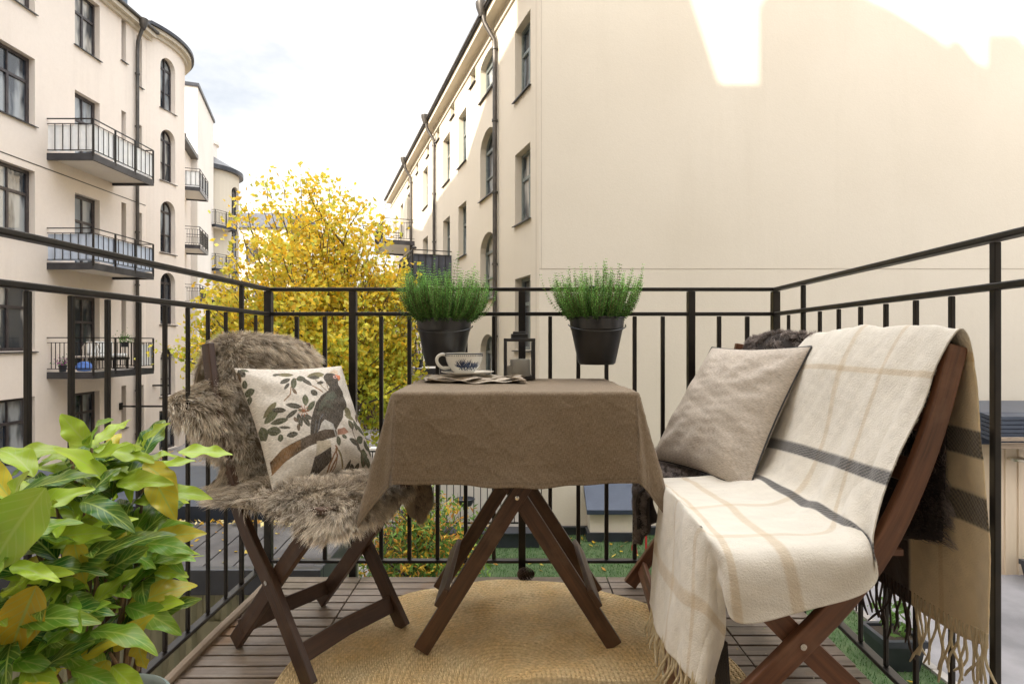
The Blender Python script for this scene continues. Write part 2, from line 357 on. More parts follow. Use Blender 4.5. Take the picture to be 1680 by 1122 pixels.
# ------------------------------------------------------------- ground
GZ = -3.3
def sheet(name, pts, z, mat):
    mb = MB(); mb.add([(x, y, z) for x, y in pts], [tuple(range(len(pts)))]); return tag(mb.build(name, mat), kind='structure')
sheet('ground', [(-400, -300), (400, -300), (400, 500), (-400, 500)], GZ, M['ground'])
sheet('courtyard_pavement', [(5.35, -.5), (30, -.5), (30, 12.1), (5.35, 12.1)], GZ+.004, M['pave'])
sheet('lawn', [(-2.6, 2.9), (5.3, 2.9), (5.3, 12.08), (-2.6, 12.08)], GZ+.012, M['lawn'])
kb = MB()
for k in range(38): kb.box((5.3, -.3+k*.32, GZ-.05), (5.42, -.3+k*.32+.31, GZ+.05))
tag(kb.build('lawn_kerb', M['concrete'], bevel=.008), kind='structure')
n = 60000; gx = rng.uniform(-2.55, 5.28, n); gy = rng.uniform(3.4, 12.05, n); z0 = np.full(n, GZ+.012)
an = rng.uniform(0, 6.28, n); hh = rng.uniform(.025, .06, n); base = np.stack([gx, gy, z0], -1); sd = np.stack([np.cos(an), np.sin(an), 0*an], -1)*.005
tp = base+np.stack([rng.normal(0, .015, n), rng.normal(0, .015, n), hh], -1); V = np.stack([base-sd, base+sd, tp], 1)
g = (.7+.5*rng.random(n))[:, None, None]*np.array([.075, .16, .045])*np.ones((1, 3, 1))
o = npmesh('grass', V, np.zeros((0, 4)), M['blade'], None, g, tri=np.arange(n*3).reshape(-1, 3)); tag(o, 'short green turf below the balcony', 'grass', kind='stuff')

def scatter_leaves(name, label, n, region, z, size, cols, seed, tilt=.3):
    r = np.random.default_rng(seed); P = np.array([region(r) for _ in range(n)]); a = r.uniform(0, 6.28, n); s = size*(.6+.7*r.random(n))
    u = np.stack([np.cos(a), np.sin(a), r.normal(0, tilt, n)], -1)*s[:, None]; v = np.stack([-np.sin(a), np.cos(a), r.normal(0, tilt, n)], -1)*s[:, None]*.6
    c = np.concatenate([P, np.full((n, 1), z+size*.25)], 1) if P.shape[1] == 2 else P
    V = np.stack([c-u, c-v, c+u, c+v], 1); cc = np.array(cols)[r.integers(0, len(cols), n)]*(.7+.6*r.random((n, 1)))
    o = npmesh(name, V, np.arange(n*4).reshape(-1, 4), M['treeleaf'], None, np.repeat(cc, 4, 0), smooth=False); return tag(o, label, 'leaves', kind='stuff')
YEL = [(.62, .40, .03), (.50, .30, .03), (.40, .20, .04), (.66, .50, .10)]
scatter_leaves('fallen_leaves', 'yellow and brown leaves lying on the grey gravel yard', 1300, lambda r: (r.uniform(-13, -4), r.uniform(14, 30)), GZ, .075, YEL, 3)
scatter_leaves('fallen_leaves', 'dry leaves dotted over the green turf', 260, lambda r: (r.uniform(-2, 5.2), r.choice([r.uniform(11.3, 12), r.uniform(5, 12)])), GZ+.03, .05, YEL, 4)

# ------------------------------------------------------------- facades with openings
class Plane:
    def __init__(s, o, d, nin): s.o, s.d, s.n = Vector(o), Vector(d).normalized(), Vector(nin).normalized()
    def __call__(s, u, z, dd=0): p = s.o+s.d*u+s.n*dd; return Vector((p.x, p.y, z))
class Cyl:
    def __init__(s, cx, cy, r, a0, sg=1): s.cx, s.cy, s.r, s.a0, s.sg = cx, cy, r, a0, sg
    def __call__(s, u, z, dd=0): a = s.a0+s.sg*u/s.r; return Vector((s.cx+(s.r-dd)*math.cos(a), s.cy+(s.r-dd)*math.sin(a), z))
def arc_pts(o, n=10):
    u0, u1, z1, a = o['u'][0], o['u'][1], o['z'][1], o.get('arch', 0); uc = (u0+u1)/2; hw = (u1-u0)/2
    return [(uc-hw*math.cos(math.pi*k/n), z1-a+a*math.sin(math.pi*k/n)) for k in range(n+1)]
def facade(mp, u0, u1, z0, z1, ops, mat, parent, name='wall', step=None, depth=.24):
    us = {u0, u1}; zs = {z0, z1}
    for o in ops: us |= set(o['u']); zs |= set(o['z'])
    if step: us |= set(np.arange(u0, u1, step))
    us = sorted(us); us2 = [us[0]]
    for u in us[1:]:
        if u-us2[-1] > 1e-4: us2.append(u)
    zs = sorted(zs); mb = MB()
    for a, b in zip(us2, us2[1:]):
        for c, d in zip(zs, zs[1:]):
            um, zm = (a+b)/2, (c+d)/2
            if any(o['u'][0] < um < o['u'][1] and o['z'][0] < zm < o['z'][1] for o in ops): continue
            mb.add([mp(a, c), mp(b, c), mp(b, d), mp(a, d)], [(0, 1, 2, 3)])
    for o in ops:
        (a, b), (c, d) = o['u'], o['z']; ar = o.get('arch', 0)
        if ar:
            P = arc_pts(o)
            for p, q in zip(P, P[1:]):
                mb.add([mp(p[0], p[1]), mp(q[0], q[1]), mp(q[0], d), mp(p[0], d)], [(0, 1, 2, 3)])
                mb.add([mp(p[0], p[1]), mp(q[0], q[1]), mp(q[0], q[1], depth), mp(p[0], p[1], depth)], [(0, 1, 2, 3)])
        else: mb.add([mp(a, d), mp(b, d), mp(b, d, depth), mp(a, d, depth)], [(0, 1, 2, 3)])
        dz = d-ar
        mb.add([mp(a, c), mp(a, dz), mp(a, dz, depth), mp(a, c, depth)], [(0, 1, 2, 3)])
        mb.add([mp(b, c), mp(b, dz), mp(b, dz, depth), mp(b, c, depth)], [(0, 1, 2, 3)])
        mb.add([mp(a, c), mp(b, c), mp(b, c, depth), mp(a, c, depth)], [(0, 1, 2, 3)])
    return mb.build(name, mat, parent)
def mbox(mb, mp, u0, u1, z0, z1, d0, d1):
    mb.hexa([mp(u0, z0, d0), mp(u1, z0, d0), mp(u1, z0, d1), mp(u0, z0, d1), mp(u0, z1, d0), mp(u1, z1, d0), mp(u1, z1, d1), mp(u0, z1, d1)])
def windows(mp, ops, parent, fm, sillm, depth=.24, bar=.07, glass='pane'):
    for k, o in enumerate(ops):
        (a, b), (c, d) = o['u'], o['z']; ar = o.get('arch', 0); fr = MB(); d0, d1 = depth-.07, depth+.02; bar_ = o.get('bar', bar)
        mbox(fr, mp, a, a+bar_, c, d-ar, d0, d1); mbox(fr, mp, b-bar_, b, c, d-ar, d0, d1); mbox(fr, mp, a+bar_, b-bar_, c, c+bar_, d0, d1)
        if not ar: mbox(fr, mp, a+bar_, b-bar_, d-bar_, d, d0, d1)
        else:
            P = arc_pts(o); uc = (a+b)/2; zc = d-ar
            for p, q in zip(P, P[1:]):
                s = 1-bar_*2/(b-a); ip = (uc+(p[0]-uc)*s, zc+(p[1]-zc)*s); iq = (uc+(q[0]-uc)*s, zc+(q[1]-zc)*s)
                fr.hexa([mp(*ip, d0), mp(*iq, d0), mp(*iq, d1), mp(*ip, d1), mp(*p, d0), mp(*q, d0), mp(*q, d1), mp(*p, d1)])
        zt = c+(d-c)*.64 if not ar else d-ar
        mbox(fr, mp, a+bar_, b-bar_, zt-.04, zt+.04, d0+.008, d1-.01)
        if b-a > .6:
            um = (a+b)/2; mbox(fr, mp, um-.035, um+.035, c+bar_, zt-.04, d0+.004, d1-.014); mbox(fr, mp, um-.02, um+.02, zt+.04, d-bar_*.7, d0+.004, d1-.014)
        if b-a > 1.0 or ar:
            zq = c+(zt-c)*.45
            if ar: mbox(fr, mp, a+bar_, b-bar_, zq-.02, zq+.02, d0+.012, d1-.018)
        f = fr.build(o.get('name', 'window'), fm, parent)
        pn = MB(); dm = depth-.02
        if ar:
            P = arc_pts(o); pts = [mp(a, c, dm), mp(b, c, dm)]+[mp(p[0], p[1], dm) for p in P[::-1]]
            pn.add(pts, [tuple(range(len(pts)))])
        else: pn.add([mp(a, c, dm), mp(b, c, dm), mp(b, d, dm), mp(a, d, dm)], [(0, 1, 2, 3)])
        pn.build('pane', M['pane2' if (k*7+len(ops)) % 3 == 0 else glass], f)
        if not o.get('door'):
            sl = MB(); sl.hexa([mp(a-.05, c-.05, -.07), mp(b+.05, c-.05, -.07), mp(b+.05, c-.03, 0.001), mp(a-.05, c-.03, .001), mp(a-.05, c-.025, -.07), mp(b+.05, c-.025, -.07), mp(b+.05, c+.005, depth-.07), mp(a-.05, c+.005, depth-.07)])
            sl.build('sill', sillm, f)
def balcony(parent, o, al, out, L, P, zf, screen=None, h=1.02, zs=(.06, .84), name='balcony', bars=True, under=None):
    """o: wall point at the near end, al: along the wall, out: away from the wall"""
    o, al, out = Vector(o), Vector(al).normalized(), Vector(out).normalized()
    q = lambda a, b, z: Vector((o.x+al.x*a+out.x*b, o.y+al.y*a+out.y*b, z))
    def bx(mb, a0, a1, b0, b1, z0, z1): mb.hexa([q(a0, b0, z0), q(a1, b0, z0), q(a1, b1, z0), q(a0, b1, z0), q(a0, b0, z1), q(a1, b0, z1), q(a1, b1, z1), q(a0, b1, z1)])
    fl = MB(); bx(fl, 0, L, P-.08, P, zf-.2, zf); bx(fl, 0, .08, 0, P-.08, zf-.2, zf); bx(fl, L-.08, L, 0, P-.08, zf-.2, zf)
    b = fl.build(name, M['tin'], parent)
    sb = MB(); bx(sb, .08, L-.08, 0, P-.08, zf-.12, zf-.04); sb.build('floor_slab', under or M['white'], b)
    rl = MB(); t = .018
    for (a0, a1, b0, b1) in ((0, L, P-.03, P), (0, .03, 0, P-.03), (L-.03, L, 0, P-.03)):
        bx(rl, a0, a1, b0, b1, zf+h-.03, zf+h); bx(rl, a0+.004, a1-.004, b0+.004, b1-.004, zf+.08, zf+.10); bx(rl, a0+.004, a1-.004, b0+.004, b1-.004, zf+h-.17, zf+h-.15)
    np_ = max(2, int(round(L/1.0)))
    for k in range(np_+1):
        a = .015+(L-.03)*k/np_; bx(rl, a-.02, a+.02, P-.036, P+.006, zf-.1, zf+h-.028)
    if bars:
        nb = int(L/(.21 if screen and screen[1] == 1 else .12))
        for k in range(1, nb): a = L*k/nb; bx(rl, a-.008, a+.008, P-.022, P-.006, zf+.1, zf+h-.16)
        nb = int(P/(.21 if screen and screen[1] == 1 else .12))
        for k in range(1, nb):
            c = P*k/nb
            for a in (.014, L-.014): bx(rl, a-.008, a+.008, c-.008, c+.008, zf+.1, zf+h-.16)
    rl.build('railing', M['rail'], b)
    if screen:
        sc_ = MB(); nn = int(L/.25)
        def strip(f, n, z0, z1, seed):
            rr = random.Random(seed)
            for k in range(n*6):
                t0, t1 = k/(n*6), (k+1)/(n*6); w = lambda t: .012*math.sin(t*n*math.pi*2)
                sc_.add([f(t0, w(t0), z0), f(t1, w(t1), z0), f(t1, w(t1), z1), f(t0, w(t0), z1)], [(0, 1, 2, 3)])
        a1 = L if screen[1] == 1 else L*screen[1]
        strip(lambda t, w, z: q(L-a1+a1*t, P-.055+w, z), max(2, int(a1/.25)), zf+zs[0], zf+zs[1], 1)
        if screen[1] == 1:
            strip(lambda t, w, z: q(.05+w, P*t*.97, z), int(P/.25), zf+zs[0], zf+zs[1], 2)
            strip(lambda t, w, z: q(L-.05+w, P*t*.97, z), int(P/.25), zf+zs[0], zf+zs[1], 3)
        sc_.build('privacy_screen', screen[0], b, smooth=True)
    return b
def pipe(parent, pts, r=.055, name='downpipe', mat=None):
    mb = MB(); mb.tube(pts, r, 10); b = Vector(pts[-1]); tpt = Vector(pts[0])
    zz = b.z
    while zz < tpt.z-1: mb.tube([(b.x, b.y, zz+.4), (b.x, b.y, zz+.46)], r*1.35, 10); zz += 1.9
    mb.lathe([(r*1.1, -.25), (r*2.6, 0), (r*2.8, .12), (r*2.4, .12), (r*2.2, .02), (0, .02)], tpt, 12)
    return mb.build(name, mat or M['gutter'], parent, smooth=True)

# ---- left apartment house: flat wall (x = -13.6) and round stair tower
XL = -13.6; LT = 12.45
t = thing('apartment_building', 'pink plastered apartment house on the left with stacked balconies and a round stair tower', 'building', (-16, 12, GZ))
mpl = Plane((XL, 0, 0), (0, 1, 0), (-1, 0, 0))
ops = []
for k in range(5):
    z = -2.57+3.2*k
    for (a, b) in ((14.55, 15.9), (10.6, 11.95)): ops.append(dict(u=(a, b), z=(z, z+1.9), bar=.09))
for k in range(5):
    z = -3.2+3.2*k
    if k in (1, 2, 3): ops.append(dict(u=(17.35, 18.4), z=(z+.05, z+2.33), door=1, name='balcony_door', bar=.1))
    elif k == 0: ops.append(dict(u=(17.35, 18.4), z=(-2.57, -.72), bar=.1))
    else: ops.append(dict(u=(17.35, 18.4), z=(10.15, 11.95)))
for k in range(5):
    z = -2.1+3.2*k; ops.append(dict(u=(19.42, 19.66), z=(z, z+1.45)))
    if k: ops.append(dict(u=(20.2, 20.5), z=(z-.5, z+1.3)))
ops.append(dict(u=(20.15, 20.6), z=(-2.4, -.7)))
facade(mpl, -.7, 20.72, GZ, LT, ops, M['pink'], t)
windows(mpl, ops, t, M['dframe'], M['tin'])
# rear mass and roof; its unseen taller end is shaped to shade the house opposite
mb = MB(); prof = [(-.7, GZ), (20.72, GZ), (20.72, LT), (-.7, LT)]
mb.add([(XL-.3, y, z) for y, z in prof]+[(-24, y, z) for y, z in prof], [(3, 2, 6, 7), (0, 3, 7, 4), (1, 5, 6, 2), (4, 7, 6, 5)])
mb.build('rear_wall', M['pink'], t)
mb = MB(); pr = [(-.7, LT+.02), (20.72, LT+.02), (20.72, LT+.2), (15.5, LT+.3), (10.8, 14.3), (5.5, 15.5), (1.6, 17.8), (-.7, 18.5)]
mb.add([(XL-.12, y, z) for y, z in pr]+[(-24, y, z) for y, z in pr], [tuple(range(8)), tuple(range(15, 7, -1))]+[(i, i+8, (i+1) % 8+8, (i+1) % 8) for i in range(8)])
mb.build('roof', M['tinroof'], t)
mb = MB(); yy = np.linspace(-.7, 20.9, 30)
for (d0, d1, z0, z1) in ((0.003, -.12, LT-.32, LT-.2), (0.003, -.28, LT-.2, LT-.06)): mbox(mb, mpl, -.7, 20.9, z0, z1, d0, d1)
mb.build('cornice', M['cream'], t)
mb = MB(); mbox(mb, mpl, -.7, 20.95, LT-.06, LT+.05, 0.0, -.38); mb.build('gutter', M['gutter'], t, bevel=.03)
mb = MB(); mb.box((-15.6, 19.2, LT+.3), (-14.2, 20.6, LT+2.2)); mb.build('dormer', M['tinroof'], t)
mb = MB(); mb.box((-15.9, 23.6, LT), (-15.1, 24.5, 14.1)); mb.box((-16, 23.5, 14.1), (-15, 24.6, 14.25)); mb.build('chimney', M['white'], t)
mb = MB(); mbox(mb, mpl, 7, 20.7, 5.92, 5.95, -.006, .002); mb.build('string_course', M['gutter'], t)
cyl = Cyl(-16.0, 21.94, 2.7, R(-27)); arc = 2.7*R(112)
tw = []
for k in range(5):
    z = -1.2+2.76*k
    if k: tw.append(dict(u=(2.7*R(12), 2.7*R(29)), z=(z, z+2.0), arch=.4, bar=.06))
    else: tw.append(dict(u=(2.7*R(12), 2.7*R(29)), z=(z, z+1.85), arch=.4, bar=.06))
tw.append(dict(u=(2.7*R(11), 2.7*R(35)), z=(-3.28, -1.75), door=1, name='cellar_door', bar=.08))
facade(cyl, 0, arc, GZ, LT+.25, tw, M['pink'], t, name='tower_wall', step=.16)
windows(cyl, tw, t, M['dframe'], M['tin'])
mb = MB()
for (d0, d1, z0, z1) in ((.01, -.1, LT-.12, LT+.02), (.01, -.24, LT+.02, LT+.16)):
    for k in range(32): mbox(mb, cyl, arc*k/32, arc*(k+1)/32, z0, z1, d0, d1)
mb.build('tower_cornice', M['cream'], t)
mb = MB()
for k in range(32): mbox(mb, cyl, arc*k/32, arc*(k+1)/32, LT+.16, LT+.28, .3, -.34)
vs = [cyl(arc*k/32, LT+.28, -.3) for k in range(33)]; vs.append(Vector((-16, 21.94, LT+1.5))); mb.add(vs, [(k, k+1, 33) for k in range(32)])
mb.build('tower_roof', M['tin'], t)
px_ = XL+.14
pipe(t, [(XL+.34, 20.05, LT-.1), (XL+.30, 20.05, LT-.35), (px_-.02, 20.1, LT-.75), (px_-.04, 20.1, LT-1.1), (px_-.04, 20.1, GZ+.1)], .06)
for zf in (6.4, 3.2):
    balcony(t, (XL, 16.3, 0), (0, 1, 0), (1, 0, 0), 2.75, 1.37, zf, (M['screen'] if zf > 5 else M['screenb'], 1))
b3 = balcony(t, (XL, 16.3, 0), (0, 1, 0), (1, 0, 0), 2.75, 1.37, 0, (M['screen'], .22), zs=(.1, .8))
# brackets and wall lamp on the ground floor
for (y, z, L) in ((17.0+2.3, -1.35, 3.2), (20.9, -.75, 1.3)):
    mb = MB(); mb.box((XL, y, z-.12), (XL+.05, y+.12, z+.12)); mb.box((XL+.05, y+.03, z-.03), (XL+L*.55, y+.09, z+.03)); mb.build('iron_bracket', M['rail'], t)

# things standing on the third balcony
def seat_row(loc, name, label):
    e = thing(name, label, 'chair', loc); L = Vector(loc)
    mb = MB()
    for dx in (-.22, .22):
        for dy in (-.22, .22): mb.tube([L+Vector((dx, dy, 0)), L+Vector((dx*.9, dy*.9, .42))], .018, 6)
    mb.build('legs', M['wicker'], e)
    mb = MB(); mb.box(L+Vector((-.25, -.25, .40)), L+Vector((.25, .25, .46))); mb.build('seat', M['wicker'], e, bevel=.02)
    mb = MB()
    for k in range(7):
        a = math.pi*k/6; mb.tube([L+Vector((-.22*math.cos(a), .22, .46)), L+Vector((-.26*math.cos(a), .28, .66+.2*math.sin(a)))], .012, 5)
    mb.tube([L+Vector((-.27*math.cos(math.pi*k/12), .28, .66+.22*math.sin(math.pi*k/12))) for k in range(13)], .022, 6); mb.build('backrest', M['wicker'], e)
seat_row((-13.0, 16.95, .0), 'wicker_chair', 'pale wicker armchair on the lowest left balcony')
e = thing('garden_bench', 'white cushioned bench on the lowest left balcony beside the canvas', 'bench', (-12.9, 18.1, 0)); mb = MB()
mb.box((-13.3, 17.5, .3), (-12.75, 18.6, .38))
for x in (-13.25, -12.8):
    for y in (17.55, 18.5): mb.box((x, y, 0), (x+.05, y+.05, .3))
mb.build('frame', M['rail'], e)
mb = MB(); mb.box((-13.3, 17.52, .38), (-12.8, 18.58, .5)); mb.build('seat_cushion', M['screen'], e, bevel=.04)
mb = MB(); mb.box((-13.42, 17.52, .5), (-13.28, 18.04, .9)); mb.box((-13.42, 18.08, .5), (-13.28, 18.58, .9)); mb.build('back_cushion', M['screen'], e, bevel=.05)
def flower_pot(loc, name, label, cat, r, h, leafcol, petal=None, n=160, spread=1.4, seed=1, potm=None):
    e = thing(name, label, cat, loc); L = Vector(loc); mb = MB(); mb.lathe([(0, 0), (r*.75, 0), (r, h), (r*1.06, h), (r*1.06, h*.9)], L, 14); mb.build('pot', potm or M['black'], e, smooth=True)
    rr = np.random.default_rng(seed); c = np.array(L)+np.array([0, 0, h]); P = c+np.stack([rr.normal(0, r*spread*.5, n), rr.normal(0, r*spread*.5, n), np.abs(rr.normal(0, r*spread*.6, n))], -1)
    a = rr.normal(size=(n, 3)); a /= np.linalg.norm(a, axis=1, keepdims=True); b = np.cross(a, rr.normal(size=(n, 3))); b /= np.linalg.norm(b, axis=1, keepdims=True); s = r*.25
    V = np.stack([P-a*s, P-b*s*.5, P+a*s, P+b*s*.5], 1); cc = np.array(leafcol)*(.6+.8*rr.random((n, 1)))
    if petal: k = rr.random(n) < .35; cc[k] = petal
    npmesh('leaves', V, np.arange(n*4).reshape(-1, 4), M['treeleaf'], e, np.repeat(cc, 4, 0), smooth=False); return e
flower_pot((-13.25, 16.45, .0), 'flower_pot', 'pot of pink flowers at the near end of the lowest left balcony', 'plant', .11, .2, (.08, .2, .05), (.6, .08, .5), 200, 1.9, 2)
flower_pot((-12.5, 18.0, .72), 'hanging_planter', 'small green planter hung on the rail of the lowest left balcony', 'planter', .12, .16, (.12, .25, .05), None, 200, 1.9, 3)
mb = MB(); mb.lathe([(0, 0), (.16, .02), (.22, .12), (.17, .24), (.06, .3), (0, .3)], (-12.75, 16.62, 0), 12); tag(mb.build('blue_bag', pm('blue_bag_fabric', (.08, .2, .55), (.05, .12, .4), 9, .6), smooth=True), 'bright blue bundle on the lowest left balcony floor', 'bag')

# ---- rear left house, turned like the yard
DR = Vector((-.339, .941, 0)).normalized(); NI = Vector((-.941, -.339, 0))
t2 = thing('apartment_building', 'pale stair of balconies on the house behind the round tower, with a tall white block', 'building', (-20, 34, GZ))
mp2 = Plane((-18.4, 30.6, 0), DR, NI); ops = []
for k in range(5): ops.append(dict(u=(.8, 1.8), z=(-2.9+3.2*k, -.6+3.2*k), door=1, name='balcony_door'))
facade(mp2, -3, 3.9, GZ, 12.1, ops, M['pink'], t2); windows(mp2, ops, t2, M['dframe'], M['tin'])
mb = MB(); mbox(mb, mp2, -3, 3.9, 12.1, 12.35, .5, -.4); mb.build('gutter', M['gutter'], t2)
mb = MB(); mbox(mb, mp2, 3.9, 9.9, GZ, 16.6, -.35, 7); mb.build('tall_block', M['white'], t2)
mb = MB(); mbox(mb, mp2, 3.8, 10, 16.6, 16.8, -.45, 7.1); mb.build('roof', M['tin'], t2)
mb = MB(); mbox(mb, mp2, 8.2, 8.7, 16.8, 17.2, 1, 1.5); mb.build('roof_vent', M['tin'], t2)
pipe(t2, [mp2(-.4, 12.1, -.35), mp2(-.4, 11.6, -.1), mp2(-.4, GZ, -.1)], .07)
for k, scn in ((0, None), (1, None), (2, None), (3, (M['screen'], 1))):
    balcony(t2, mp2(-.05, 0), DR, -NI, 2.6, 1.15, 3.2*k-.15, scn)
# ---- second round tower and the house across the end of the yard
t3 = thing('apartment_building', 'far cream house with a second round tower and blue grey roof, behind the yellow tree', 'building', (-20, 44, GZ))
cy2 = Cyl(-23.1, 42, 2.3, R(-75)); tw = []
a2 = 2.3*R(130)
for k in range(5): tw.append(dict(u=(2.3*R(62), 2.3*R(88)), z=(-2.0+3.1*k, .1+3.1*k), arch=.45, bar=.08))
facade(cy2, 0, a2, GZ, 13.4, tw, M['cream'], t3, name='tower_wall', step=.3); windows(cy2, tw, t3, M['dframe'], M['tin'])
mb = MB()
for k in range(20): mbox(mb, cy2, a2*k/20, a2*(k+1)/20, 13.4, 13.7, .3, -.3)
vs = [cy2(a2*k/20, 13.7, -.25) for k in range(21)]; vs.append(Vector((-23.1, 42, 15.2))); mb.add(vs, [(k, k+1, 21) for k in range(20)]); mb.build('tower_roof', M['tin'], t3)
mb = MB(); mb.lathe([(.7, 0), (.7, 1.3), (.85, 1.3), (.85, 1.6), (.5, 1.9)], (-23.3, 42.6, 14.6), 14); mb.build('chimney', M['white'], t3, smooth=True)
for k in (1, 2, 3): balcony(t3, (-21.9, 39.6, 0), (.35, .94, 0), (.94, -.35, 0), 1.9, 1.1, 3.1*k-.1, (M['screend'], 1) if k == 1 else None)
mpf = Plane((-26, 49, 0), (1, .0, 0), (0, 1, 0)); ops = []
for k in range(4):
    for j in range(2): ops.append(dict(u=(2.6+2.2*j, 3.7+2.2*j), z=(-1.5+3.1*k, .5+3.1*k)))
    ops.append(dict(u=(1.2, 1.9), z=(-1.5+3.1*k, .5+3.1*k), arch=.3))
facade(mpf, 0, 6.6, GZ, 10.9, ops, M['cream'], t3); windows(mpf, ops, t3, M['dframe'], M['tin'])
mb = MB(); mb.hexa([(-26, 48.7, 10.9), (-19.4, 48.7, 10.9), (-19.4, 56, 10.9), (-26, 56, 10.9), (-26, 50.6, 12.6), (-19.4, 50.6, 12.6), (-19.4, 55, 12.6), (-26, 55, 12.6)]); mb.build('roof', M['tin'], t3)
mb = MB(); mb.box((-25, 51.5, 12.6), (-20.2, 54, 14.1)); mb.build('roof_house', M['white'], t3)
for k in (0, 1): balcony(t3, (-21, 49, 0), (1, 0, 0), (0, -1, 0), 4.2, 1.1, 2.9*k+1.2, (M['screen'], 1))
mb = MB(); mb.box((-19.3, 49, GZ), (6, 56, 4.5)); mb.build('low_wing', M['yellowp'], t3)

# ---- right apartment house
XC, YC = .595, 12.1; RT = 9.6
t4 = thing('apartment_building', 'cream plastered house on the right with a blank end wall and oblique window front', 'building', (2, 14, GZ))
mp4 = Plane((XC, YC, 0), DR, (.941, .339, 0)); ops = []
cols = [(.53, 1.54), (6.06, 7.08), (8.3, 9.4), (12.3, 13.4), (16.6, 17.7), (19, 20.1)]
for ci, (a, b) in enumerate(cols):
    for k in range(4): ops.append(dict(u=(a, b), z=(-2.3+3*k, -.6+3*k)))
for k in range(4):
    z0, z1 = [(7.85, 9.0), (4.98, 6.85), (2.1, 3.95), (-.75, 1.1)][k]; ops.append(dict(u=(3.05, 4.5), z=(z0, z1), arch=.5 if k else .25, bar=.08))
for a in (5.0, 7.6, 10.0, 12.0, 14.5, 17): ops.append(dict(u=(a, a+.55), z=(8.75, 9.15), bar=.04))
facade(mp4, 0, 24, GZ, RT, ops, M['cream'], t4); windows(mp4, ops, t4, M['gframe'], M['tin'])
mpw = Plane((XC, YC, 0), (1, 0, 0), (0, 1, 0)); facade(mpw, 0, 14.5, GZ, 11.2, [], M['cream'], t4, name='end_wall')
mb = MB(); mbox(mb, mpw, .0, 14.5, 2.46, 2.474, -.004, .002); mbox(mb, mpw, .035, .047, 2.474, RT, -.004, .002); mbox(mb, mp4, .18, .192, GZ, RT-.4, -.004, .002); mb.build('expansion_joint', M['joint'], t4)
mb = MB(); mbox(mb, mp4, -.02, 24, RT-.42, RT-.36, .003, -.05); mbox(mb, mp4, -.02, 24, RT-.14, RT+.04, .003, -.3); mb.build('cornice', M['cream'], t4)
mb = MB(); mbox(mb, mp4, -.02, 24.2, RT+.04, RT+.13, .003, -.42); mb.build('gutter', M['gutter'], t4, bevel=.03)
P = [mp4(0, RT+.13, -.38), mp4(24, RT+.13, -.38), mp4(24, RT+1.9, 3.5), mp4(0, RT+1.9, 3.5)]; mb = MB(); mb.add(P+[p-Vector((0, 0, .12)) for p in P], [(0, 1, 2, 3), (7, 6, 5, 4), (0, 4, 5, 1), (1, 5, 6, 2), (2, 6, 7, 3), (3, 7, 4, 0)]); mb.build('roof', M['tin'], t4)
for a in (9.5, 14.5, 18.5):
    mb = MB(); mbox(mb, mp4, a, a+1.1, RT+.2, RT+.62, .2, .5); mb.build('roof_hatch', M['tin'], t4)
mb = MB(); mbox(mb, mpw, 0, 14.5, GZ, GZ+.17, -.05, .002); mbox(mb, mpw, 0, 14.5, GZ+.17, GZ+.2, -.09, .002); mb.build('plinth', M['black'], t4)
for a, mt in ((2.85, M['gutter']), (10.6, M['gutter']), (16.0, M['gutter'])):
    pipe(t4, [mp4(a+.1, RT+.1, -.42), mp4(a+.06, RT-.3, -.36), mp4(a, RT-.75, -.1), mp4(a, RT-1.1, -.09), mp4(a, GZ+.1, -.09)], .06, mat=mt)
balcony(t4, mp4(8.0, 0), DR, (-.941, -.339, 0), 3.0, 1.4, 3.05, (M['screend'], 1), zs=(.0, .86), name='screened_balcony')
for a, L in ((7.6, 2.6), (11.6, 2.8)): balcony(t4, mp4(a, 0), DR, (-.941, -.339, 0), L, 1.35, -.02)
balcony(t4, mp4(15.5, 0), DR, (-.941, -.339, 0), 3.5, 1.5, 5.7)
balcony(t4, mp4(15.5, 0), DR, (-.941, -.339, 0), 3.5, 1.5, 2.6)
mb = MB(); c = mp4(8.15, 4.1, -1.3); mb.lathe([(.02, 0), (.09, .02), (.09, .06), (.02, .1)], c, 10); mb.build('rail_lamp', M['rail'], t4)
# things on the low right balconies
flower_pot(tuple(mp4(8.1, -.02, -1.15)), 'balcony_plant', 'leafy pot on the nearer low balcony of the cream house', 'plant', .15, .3, (.08, .16, .04), (.4, .05, .05), 160, 2.0, 5)
flower_pot(tuple(mp4(12.2, -.02, -1.1)), 'balcony_plant', 'leafy pot on the farther low balcony of the cream house', 'plant', .15, .3, (.08, .16, .04), None, 160, 2.0, 6)

# ---- our own house behind the camera; its unseen roofline is shaped to throw the shade on the blank wall
def back(px, py):
    P = at(px, py, YC-.005); k = (P.y+.7)/(math.cos(SUN_A)*math.cos(SUN_E)); Q = P+SD*k; return (Q.x, Q.z)
sil = [back(*p) for p in ((885, -170), (1090, -170), (1135, 0), (1180, 137), (1256, 137), (1260, 22), (1243, 10), (1264, -20), (1264, -170), (1375, -170), (1380, -22), (1425, 0), (1462, 16), (1540, 65), (1552, 76), (1562, 66), (1574, 68), (1598, 98), (1612, 108), (1618, 106), (1620, 57), (1668, 57), (1690, 85), (1800, 130), (2100, 130))]
x0 = -14.; sil = [(x0, sil[0][1])]+sil
own = thing('apartment_building', 'our own house behind the camera carrying the balcony, its unseen roofline shaped to cast shade', 'building', (0, -3, GZ))
mb = MB(); pr = [(x0, GZ)]+sil+[(sil[-1][0], GZ)]; nn = len(pr)
